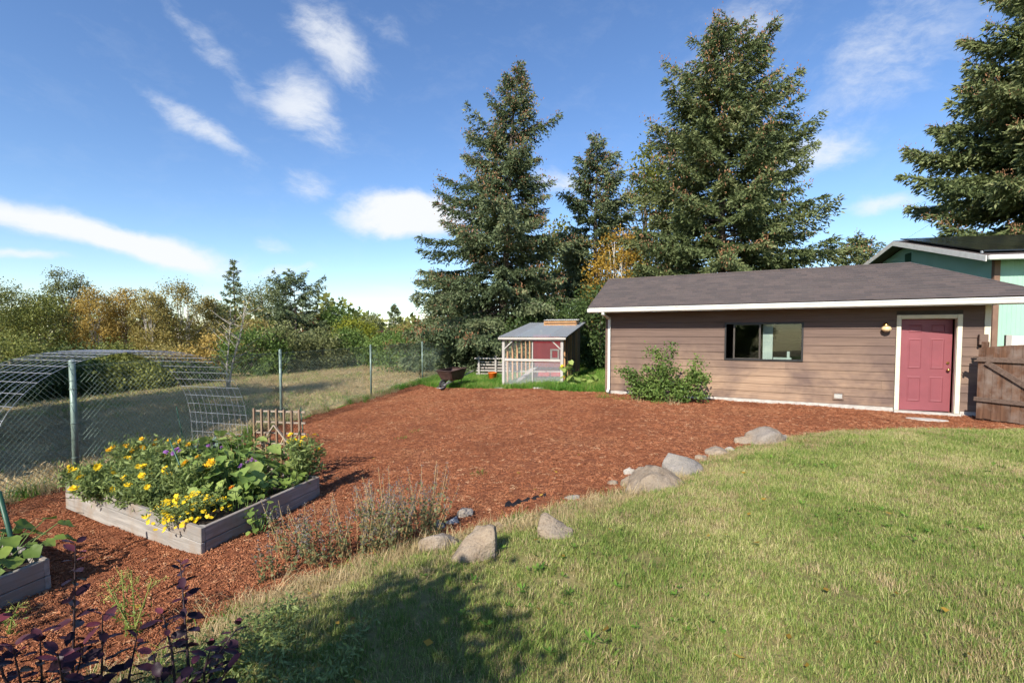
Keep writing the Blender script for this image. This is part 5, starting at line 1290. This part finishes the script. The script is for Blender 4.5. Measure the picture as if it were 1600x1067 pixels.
N1, L1, B1, R1 = [Vector((v.x, v.y, 0)) for v in bc1]; ZS = ZB + .225
def inbed(u, v): p = N1 + (L1 - N1) * u + (R1 - N1) * v; return Vector((p.x, p.y, ZS))
def plant(name, label, cat, loc, group): e = empty(name, loc); tag(e, label, cat, group); return e
GR = 'plants in the large raised bed'
rr = rng(70)
# squash, with broad leaves, over the back and right of the bed
for (u, v, lab, n, R0, H0) in ((.38, .80, 'broad-leaved squash plant at the back right of the flower bed', 85, .60, .42), (.22, .52, 'squash plant spilling over the middle of the flower bed', 75, .52, .36), (.62, .84, 'squash plant at the back of the flower bed before the arch', 70, .52, .38)):
    e = plant('squash_plant', lab, 'plant', inbed(u, v), GR); sp = []; H0 *= 1.15
    for k in range(n):
        a = rr.uniform(0, 6.28); q = R0 * math.sqrt(rr.uniform(0, 1)); sp.append((q * math.cos(a), q * math.sin(a), H0 * (1.15 - .55 * q / R0) * rr.uniform(.45, 1.15), rr.uniform(.09, .17), a + rr.normal(0, .5), rr.uniform(-.1, .75)))
    leafmass(e, 'leaves', sp, LM_SQUASH, int(rr.integers(1e6)), lambda x, y: (x * .3, y * .3))
# nasturtium along the right-hand board
for (u, v, lab) in ((.10, .78, 'small-leaved nasturtium at the right corner of the flower bed'), (.12, .40, 'nasturtium with an orange flower by the right board of the bed')):
    e = plant('nasturtium', lab, 'plant', inbed(u, v), GR); sp = []
    for k in range(70):
        a = rr.uniform(0, 6.28); q = .32 * math.sqrt(rr.uniform(0, 1)); sp.append((q * math.cos(a), q * math.sin(a), rr.uniform(.04, .20), rr.uniform(.04, .075), a, rr.uniform(-.2, .6)))
    leafmass(e, 'leaves', sp, LM_LIGHT, int(rr.integers(1e6)), lambda x, y: (x * .8, y * .8))
    if v < .5: add_flowers(e, [(.02, -.12, .22)], 'orange', 5, 1.1)
# marigolds and other yellow flowers
def marigold(u, v, lab, kind, nf, R0, H0, n, seed, dz=0, sc=1.0):
    e = plant('marigold', lab, 'plant', inbed(u, v), GR); tops = feathery(e, n, R0, H0, .075, LM_FEATHER, seed); r = rng(seed + 1)
    pts = [(t_.x * 1.05, t_.y * 1.05, t_.z + .02) for t_ in (tops * 4)[:nf]]; pts = [(x + r.normal(0, .03 if i < len(tops) else .09), y + r.normal(0, .03 if i < len(tops) else .09), z * (1 if i < len(tops) else r.uniform(.8, 1.1))) for i, (x, y, z) in enumerate(pts)]
    add_flowers(e, pts, kind, seed + 2, sc); return e
marigold(.80, .16, 'feathery marigold spilling over the left front board of the bed', 'yellow', 8, .46, .30, 1800, 201)
marigold(.92, .45, 'group of yellow marigolds at the left end of the bed', 'amber', 9, .34, .44, 1500, 203)
marigold(.55, .25, 'feathery marigold in the front middle of the bed', 'yellow', 6, .42, .30, 1900, 205)
marigold(.46, .10, 'feathery marigold leaning over the middle of the front board', 'yellow', 6, .34, .24, 1300, 231)
marigold(.68, .06, 'sprawling marigold over the front board left of its middle', 'yellow', 4, .34, .22, 1600, 233)
marigold(.70, .50, 'tall marigold in the very middle of the bed', 'amber', 6, .34, .42, 1800, 235)
marigold(.30, .28, 'double amber marigold right of the slanting stake', 'amber', 5, .26, .44, 1200, 207, sc=1.25)
marigold(.06, .96, 'tall yellow marigold beside the trellis at the far right corner', 'yellow', 7, .22, .54, 1300, 209, sc=1.1)
marigold(.95, .10, 'trailing marigold with yellow flowers over the left corner of the bed', 'yellow', 4, .36, .20, 1300, 211)
e = plant('signet_marigold', 'low mound of tiny bright yellow flowers at the near corner of the bed', 'plant', inbed(.17, .10), GR)
tops = feathery(e, 1800, .34, .24, .05, LM_FEATHER, 213); r = rng(214); pts = []
for k in range(150):
    a = r.uniform(0, 6.28); q = .38 * math.sqrt(r.uniform(0, 1)); pts.append((q * math.cos(a), q * math.sin(a), .20 * (1.12 - (q / .34) ** 2 * .7) + r.uniform(-.02, .03)))
add_flowers(e, pts, 'smallyellow', 215, 1.1)
# kale
for (u, v, lab) in ((1.0, .55, 'blue-green kale with long leaves by the first fence post'), (.83, .82, 'upright crinkled kale behind the yellow marigolds'), (.72, .92, 'second kale right of the upright one at the back of the bed')):
    e = plant('kale', lab, 'plant', inbed(u, v), GR); r = rng(int(u * 1000)); V = []; F = []; T = []
    for k in range(15):
        a = r.uniform(0, 6.28); L = r.uniform(.18, .34); lean = r.uniform(.25, 1.0); wv = L * .16; pts = []
        for i in range(7):
            t_ = i / 6; rad = L * (t_ * math.sin(lean) + .25 * t_ ** 2 * lean); zz = .06 + L * (t_ * math.cos(lean) - .18 * t_ ** 2 * lean); w_ = wv * (math.sin(math.pi * min(1, t_ * .85 + .12)) ** .8) * (1 + .25 * math.sin(i * 2.9 + k))
            c = np.array((rad * math.cos(a), rad * math.sin(a), zz)); s_ = np.array((-math.sin(a), math.cos(a), .0)); pts += [c - s_ * w_ + (0, 0, .02 * math.sin(i * 3.1)), c - (0, 0, .012), c + s_ * w_ + (0, 0, .02 * math.cos(i * 2.7))]
        b = len(V); V += pts; T += [r.uniform()] * 21
        for i in range(6):
            for j in (0, 1): F.append((b + 3 * i + j, b + 3 * i + j + 1, b + 3 * i + j + 4, b + 3 * i + j + 3))
    link_mesh('leaves', np_mesh('leaves', np.array(V), np.array(F), T), LM_KALE, e, True); MB().tube([(0, 0, -.02), (0, 0, .16)], .014, 6).build('stalk', M_STEM, e)
# verbena and dry corn stalks
for (u, v, H0, lab) in ((.52, .40, .50, 'purple verbena on a tall thin stem by the slanting stake'), (.18, .62, .38, 'single purple verbena head over the squash leaves'), (.90, .60, .24, 'low purple verbena beside the kale'), (.66, .96, .30, 'purple verbena before the foot of the arch')):
    e = plant('verbena', lab, 'flower', inbed(u, v), GR); r = rng(int(u * 777)); st = MB(); pts = []
    for k in range(4): p = Vector((r.normal(0, .07), r.normal(0, .07), H0 * r.uniform(.85, 1.05))); st.tube([(0, 0, 0), p * .5, p], .003, 4, False); pts += [tuple(p + Vector((r.normal(0, .015), r.normal(0, .015), r.normal(0, .006)))) for _ in range(3)]
    st.build('stems', M_STEM, e); add_flowers(e, pts, 'violet', int(u * 99), 1.1)
for (u, v, H0, lab) in ((.42, .97, .62, 'tall dry corn tassel left of the trellis'), (.30, .92, .50, 'dry corn stalk before the left slats of the trellis'), (.20, .93, .44, 'short dry stalk below the trellis'), (.50, .84, .46, 'dry stalk among the squash leaves before the arch')):
    e = plant('dry_stalk', lab, 'plant', inbed(u, v), GR); r = rng(int(v * 555 + u * 100)); st = MB(); st.tube([(0, 0, 0), (.01, 0, H0 * .5), (.0, .01, H0)], [.009, .007, .004], 5)
    C = []; D = []
    for k in range(11): C.append((0, 0, H0 * r.uniform(.8, 1.0))); a = r.uniform(0, 6.28); D.append((math.cos(a), math.sin(a), r.uniform(.6, 2.2)))
    for k in range(5): C.append((0, 0, H0 * r.uniform(.2, .7))); a = r.uniform(0, 6.28); D.append((math.cos(a), math.sin(a), r.uniform(-.6, .6)))
    V, F = cards(np.array(C), np.array(D), r.normal(0, 1, (16, 3)), np.where(np.arange(16) < 11, .13, .20), np.where(np.arange(16) < 11, .012, .028), .4, .1)
    st.build('stalk', M_DRYSTEM, e); link_mesh('husk', np_mesh('husk', V, F, np.repeat(r.uniform(0, 1, 16), 4)), M_DRY, e)
# weed growing out beside the near board
c = gp(405, 835); e = plant('seedling', 'light green weed growing against the right board of the flower bed', 'plant', c, 'weeds in the mulch'); sp = []
for k in range(22): a = rr.uniform(0, 6.28); q = .16 * math.sqrt(rr.uniform(0, 1)); sp.append((q * math.cos(a), q * math.sin(a), rr.uniform(.03, .30), rr.uniform(.03, .06), a, rr.uniform(-.2, .8)))
leafmass(e, 'leaves', sp, LM_LIGHT, 77, lambda x, y: (x * .3, y * .3))
# lower left bed
GR2 = 'plants in the lower left bed'
b2c = Vector((b2r.x - .55, b2r.y - .1, b2r.z + .2))
e = plant('squash_plant', 'pale green squash leaves spilling over the lower left bed', 'plant', b2c + Vector((.10, .12, 0)), GR2); sp = []
for k in range(40): a = rr.uniform(0, 6.28); q = .42 * math.sqrt(rr.uniform(0, 1)); sp.append((q * math.cos(a), q * math.sin(a), .26 * rr.uniform(.3, 1.1), rr.uniform(.07, .13), a, rr.uniform(0, .7)))
leafmass(e, 'leaves', sp, LM_LIGHT, 78, lambda x, y: (x * .3, y * .3))
e = plant('signet_marigold', 'mound of small yellow flowers at the left edge in the lower bed', 'plant', b2c + Vector((.15, -.40, 0)), GR2); tops = feathery(e, 700, .26, .24, .05, LM_FEATHER, 223); r = rng(224)
pts = [(q * math.cos(a), q * math.sin(a), .22 * (1.12 - (q / .3) ** 2 * .7)) for a, q in zip(r.uniform(0, 6.28, 70), .3 * np.sqrt(r.uniform(0, 1, 70)))]; add_flowers(e, pts, 'smallyellow', 225, 1.1)

# ------------------------------------------------------------------ dried catmint on the border
def catmint(px, py, n, H0, R0, seed, lab):
    b = gp(px, py); e = plant('catmint', lab, 'plant', b, 'dried catmint on the border'); r = rng(seed); st = MB(); C = []; D = []; C2 = []; D2 = []
    for s in range(n):
        a = r.uniform(0, 6.28); q = R0 * math.sqrt(r.uniform(0, 1)); h = 1.2 * H0 * r.uniform(.55, 1.1); bx, by = q * .55 * math.cos(a), q * .55 * math.sin(a); top = Vector((q * 1.3 * math.cos(a) + r.normal(0, .03), q * 1.3 * math.sin(a), h))
        p0 = Vector((bx, by, -.02)); st.tube([p0, p0.lerp(top, .5) + Vector((0, 0, .02)), top], [.0028, .0024, .0015], 3, False)
        for k in range(14): t_ = r.uniform(.10, .75); C.append(np.array(p0.lerp(top, t_)) + r.normal(0, .010, 3)); D.append(r.normal(0, 1, 3) + (0, 0, .2))
        for k in range(24): t_ = r.choice([.62, .72, .80, .87, .93, .98]) + r.normal(0, .012); C2.append(np.array(p0.lerp(top, t_)) + r.normal(0, .009, 3)); D2.append(r.normal(0, 1, 3) + (0, 0, .4))
    C, D, C2, D2 = map(np.array, (C, D, C2, D2)); n1, n2 = len(C), len(C2)
    V, F = cards(C, D, r.normal(0, 1, (n1, 3)), r.uniform(.022, .044, n1), r.uniform(.014, .026, n1), .5, .1); link_mesh('leaves', np_mesh('leaves', V, F, np.repeat(r.uniform(0, 1, n1), 4)), LM_CAT, e)
    V, F = cards(C2, D2, r.normal(0, 1, (n2, 3)), r.uniform(.010, .018, n2), r.uniform(.007, .012, n2), .5, .1); link_mesh('seed_heads', np_mesh('seed_heads', V, F, np.repeat(r.uniform(0, 1, n2), 4)), LM_SEED, e)
    st.build('stems', M_DRYSTEM, e)
for i, a in enumerate(((662, 838, 34, .50, .26, 'dried catmint clump at the right end, nearest the stones'), (612, 858, 40, .52, .28, 'dense dried catmint clump left of the end clump'), (560, 872, 34, .44, .28, 'middle dried catmint clump along the border'),
          (510, 885, 24, .42, .26, 'thin catmint clump left of the middle one'), (462, 872, 14, .40, .20, 'sparse leafy catmint nearest the flower bed'), (588, 830, 18, .42, .22, 'catmint stems standing in the mulch behind the clumps'), (428, 905, 10, .30, .18, 'short catmint sprig at the left end'))):
    catmint(*a[:5], 400 + i, a[5])

# ------------------------------------------------------------------ dark ninebark in the lower left corner
def ninebark(stems, lab, base, seed):
    e = plant('ninebark', lab, 'shrub', base, 'dark shrubs by the camera'); r = rng(seed); V = []; F = []; T = []; st = MB(); b = 0
    for (px, py, Z) in stems:
        d = pdir(px, py); k = Z / d[1]; top = Vector((d[0] * k, Z, CAMZ + d[2] * k)) - base; foot = Vector((top.x * .45 + r.normal(0, .03), top.y * .5, 0)); bend = foot.lerp(top, .5) + Vector((r.normal(0, .02), 0, .03))
        pts = [foot, foot.lerp(bend, .6), bend, bend.lerp(top, .55), top]; st.tube(pts, [.0075, .006, .005, .004, .002], 5, False)
        n_ = int(top.length * 19)
        for i in range(n_):
            t_ = .22 + .78 * (i / max(1, n_ - 1)); q = t_ * 4; j = min(3, int(q)); p = pts[j].lerp(pts[j + 1], q - j); a = i * 1.7 + r.normal(0, .3); tip = t_ > .86
            for s in (0, math.pi):
                L = r.uniform(.045, .085) * (1.1 - .3 * t_); v, f = oval_leaf(L, L * r.uniform(.48, .62), r); v[:, 0] += .010
                M_ = Matrix.Rotation(a + s, 3, 'Z') @ Matrix.Rotation(r.uniform(-.6, .45) - (.5 if tip else 0), 3, 'Y') @ Matrix.Rotation(r.normal(0, .5), 3, 'X'); v = v @ np.array(M_).T + np.array(p)
                V.append(v); F += [tuple(x + b for x in g_) for g_ in f]; b += len(v); T += [float(r.uniform(.9, 1.0) if tip and r.uniform() < .5 else r.uniform(0, .8))] * len(v)
    link_mesh('leaves', np_mesh('leaves', np.vstack(V), np.array(F), T), LM_PURPLE, e, True); st.build('stems', m_plain('purple_cane', (.03, .014, .016), .6, .3, 9, .1), e, True)
ninebark([(118, 850, 2.15), (62, 990, 1.95), (160, 960, 2.05), (20, 1010, 1.9), (215, 985, 2.05), (90, 1020, 1.8), (-20, 960, 1.95), (130, 1010, 1.9)], 'dark purple-leaved ninebark with one tall stem in the lower left corner', Vector((-1.85, 1.95, gz(-1.85, 1.95))), 501)
ninebark([(282, 880, 2.35), (255, 960, 2.15), (372, 978, 2.25), (330, 1010, 2.1), (240, 1020, 2.0), (300, 1040, 1.95), (355, 1045, 1.95)], 'thin dark purple ninebark branches right of the tall purple stem', Vector((-1.38, 2.0, gz(-1.38, 2.0))), 502)
# tansy and yarrow gone to seed
def tansy(px, py, tops, seed, lab):
    b = gp(px, py); e = plant('tansy', lab, 'plant', b, 'tansy gone to seed'); r = rng(seed); st = MB(); C = []; C2 = []
    for (tx_, ty_) in tops:
        d = pdir(tx_, ty_); k = (b.y - .02) / d[1]; top = Vector((d[0] * k, b.y - .02, CAMZ + d[2] * k)) - b; foot = Vector((r.normal(0, .03), r.normal(0, .03), 0)); st.tube([foot, foot.lerp(top, .6), top], [.005, .004, .003], 5, False)
        for q in range(6):
            t_ = r.uniform(.7, .9); p = foot.lerp(top, t_); w_ = top + Vector((r.normal(0, .045), r.normal(0, .04), r.uniform(-.05, .015))); st.tube([p, w_], .0018, 3, False); C2 += [np.array(w_) + r.normal(0, .008, 3) for _ in range(12)]
        for q in range(40): C.append(np.array(foot.lerp(top, r.uniform(.02, .8))) + r.normal(0, .022, 3))
    st.build('stems', m_plain('yellow_green_stem', (.26, .30, .08), .7, .2, 8, .05), e); C = np.array(C); n = len(C); V, F = cards(C, r.normal(0, 1, (n, 3)) + (0, 0, .3), r.normal(0, 1, (n, 3)), r.uniform(.025, .055, n), r.uniform(.006, .012, n), .5, .1); link_mesh('leaves', np_mesh('leaves', V, F, np.repeat(r.uniform(0, 1, n), 4)), LM_LIGHT, e)
    C2 = np.array(C2); n = len(C2); V, F = cards(C2, r.normal(0, 1, (n, 3)), r.normal(0, 1, (n, 3)), r.uniform(.006, .012, n), r.uniform(.005, .009, n), .5, .1); link_mesh('flower_heads', np_mesh('flower_heads', V, F, np.repeat(r.uniform(0, 1, n), 4)), LM_TANSY, e)
tansy(205, 995, [(165, 908), (190, 890), (205, 892), (238, 903), (178, 925)], 601, 'yellow-green tansy stalks with seed heads right of the tall purple stem')
tansy(10, 990, [(30, 940), (18, 960)], 602, 'single dry tansy stalk before the lower left bed')
# low leafy ground cover under the ninebark
def cover():
    r = rng(611); V = []; F = []; T = []; n = 900
    x = r.uniform(-2.1, -.75, n); y = r.uniform(1.75, 3.0, n); k = in_poly(x, y, LAWN) | (border_dist(x, y) < .15); k &= (y < 2.05 + .9 * np.abs(np.sin(x * 3.3))); x, y = x[k], y[k]; m_ = len(x); rep = 9
    C = np.repeat(np.stack([x, y, ground(x, y)], 1), rep, 0) + r.normal(0, .03, (m_ * rep, 3)) + (0, 0, .05); n2 = len(C); V, F = cards(C, r.normal(0, 1, (n2, 3)) * (1, 1, .4) + (0, 0, .3), r.normal(0, .4, (n2, 3)) + (0, 0, 1), r.uniform(.02, .05, n2), r.uniform(.006, .014, n2), .5, .1)
    o = link_mesh('ground_cover', np_mesh('ground_cover', V, F, np.repeat(r.uniform(0, 1, n2), 4)), LM_FEATHER); tag(o, 'low green leafy ground cover beneath the dark ninebark', 'ground cover', None, 'stuff')
cover()
# squash plant by the chicken run, and small weeds in the mulch
c = gp(897, 606); e = plant('squash_plant', 'green squash plant climbing at the front right of the chicken run', 'plant', c, 'plants beside the run'); sp = []
for k in range(46): x = rr.uniform(-.45, .75); hh = (.95 if x < -.05 else .55) * rr.uniform(.15, 1.0); sp.append((x, rr.normal(0, .16), hh, rr.uniform(.14, .26), rr.uniform(0, 6.28), rr.uniform(.0, 1.0)))
leafmass(e, 'leaves', sp, LM_SQUASH, 79, lambda x, y: (x * .7, y * .5)); add_flowers(e, [(-.42, -.1, .75), (-.36, -.12, .38)], 'yellow', 90, 1.3)
for (px, py, lab) in ((648, 675, 'small patch of grass weeds in the middle of the mulch'), (626, 686, 'thin line of weeds left of the small grass patch'), (748, 741, 'single tiny weed in the mulch above the catmint')):
    p = blade_clump('mulch_weed', 50, .12, .03, .10, .006, .9, px, M_LUSH); COL.objects.link(p); p.location = gp(px, py); tag(p, lab, 'weed', 'weeds in the mulch')
# shrubs outside the frame whose shade falls across the lawn and the lower left bed
broadleaf('shrub', 'tall leafy shrub beside the camera whose shade falls on the lawn', (-2.35, -.75, gz(-2.35, -.75)), 2.85, 1.05, LEAFM['green'], 701, 9500, .085, .18, group='shrubs by the camera', cat='shrub', nst=3, ncl=34, limbs=True)
broadleaf('shrub', 'leafy shrub left of the camera shading the mulch', (-3.25, -.7, gz(-3.25, -.7)), 2.5, .85, LEAFM['green'], 702, 6500, .085, .1, group='shrubs by the camera', cat='shrub', nst=3, ncl=26)
broadleaf('shrub', 'leafy shrub past the left edge shading the lower bed', (-4.9, 1.5, gz(-4.9, 1.5)), 1.9, .7, LEAFM['green'], 703, 3000, .085, .05, group='shrubs by the camera', cat='shrub', nst=3, ncl=26)

# ------------------------------------------------------------------ a few fallen leaves
def fallen():
    r = rng(811); n = 130; y = 2.0 + 13 * r.uniform(0, 1, n) ** 1.5; x = r.uniform(-1.0, 1.0, n) * (1.0 * y); k = (x > fence_x(y) + .2) & (y < 8.6 + (14 - 8.6) * (x < 2.5)); x, y = x[k], y[k]; m_ = len(x)
    C = np.stack([x, y, ground(x, y) + np.where(in_poly(x, y, LAWN), .05, .025)], 1); a = r.uniform(0, 6.28, m_); V, F = cards(C, np.stack([np.cos(a), np.sin(a), r.normal(0, .2, m_)], 1), r.normal(0, .35, (m_, 3)) + (0, 0, 1), r.uniform(.03, .06, m_), r.uniform(.022, .042, m_), .5, .12)
    o = link_mesh('fallen_leaves', np_mesh('fallen_leaves', V, F, np.repeat(r.uniform(0, 1, m_), 4)), LEAFM['yellow']); tag(o, 'scattered yellow fallen leaves on mulch and lawn', 'leaves', None, 'stuff')
fallen()
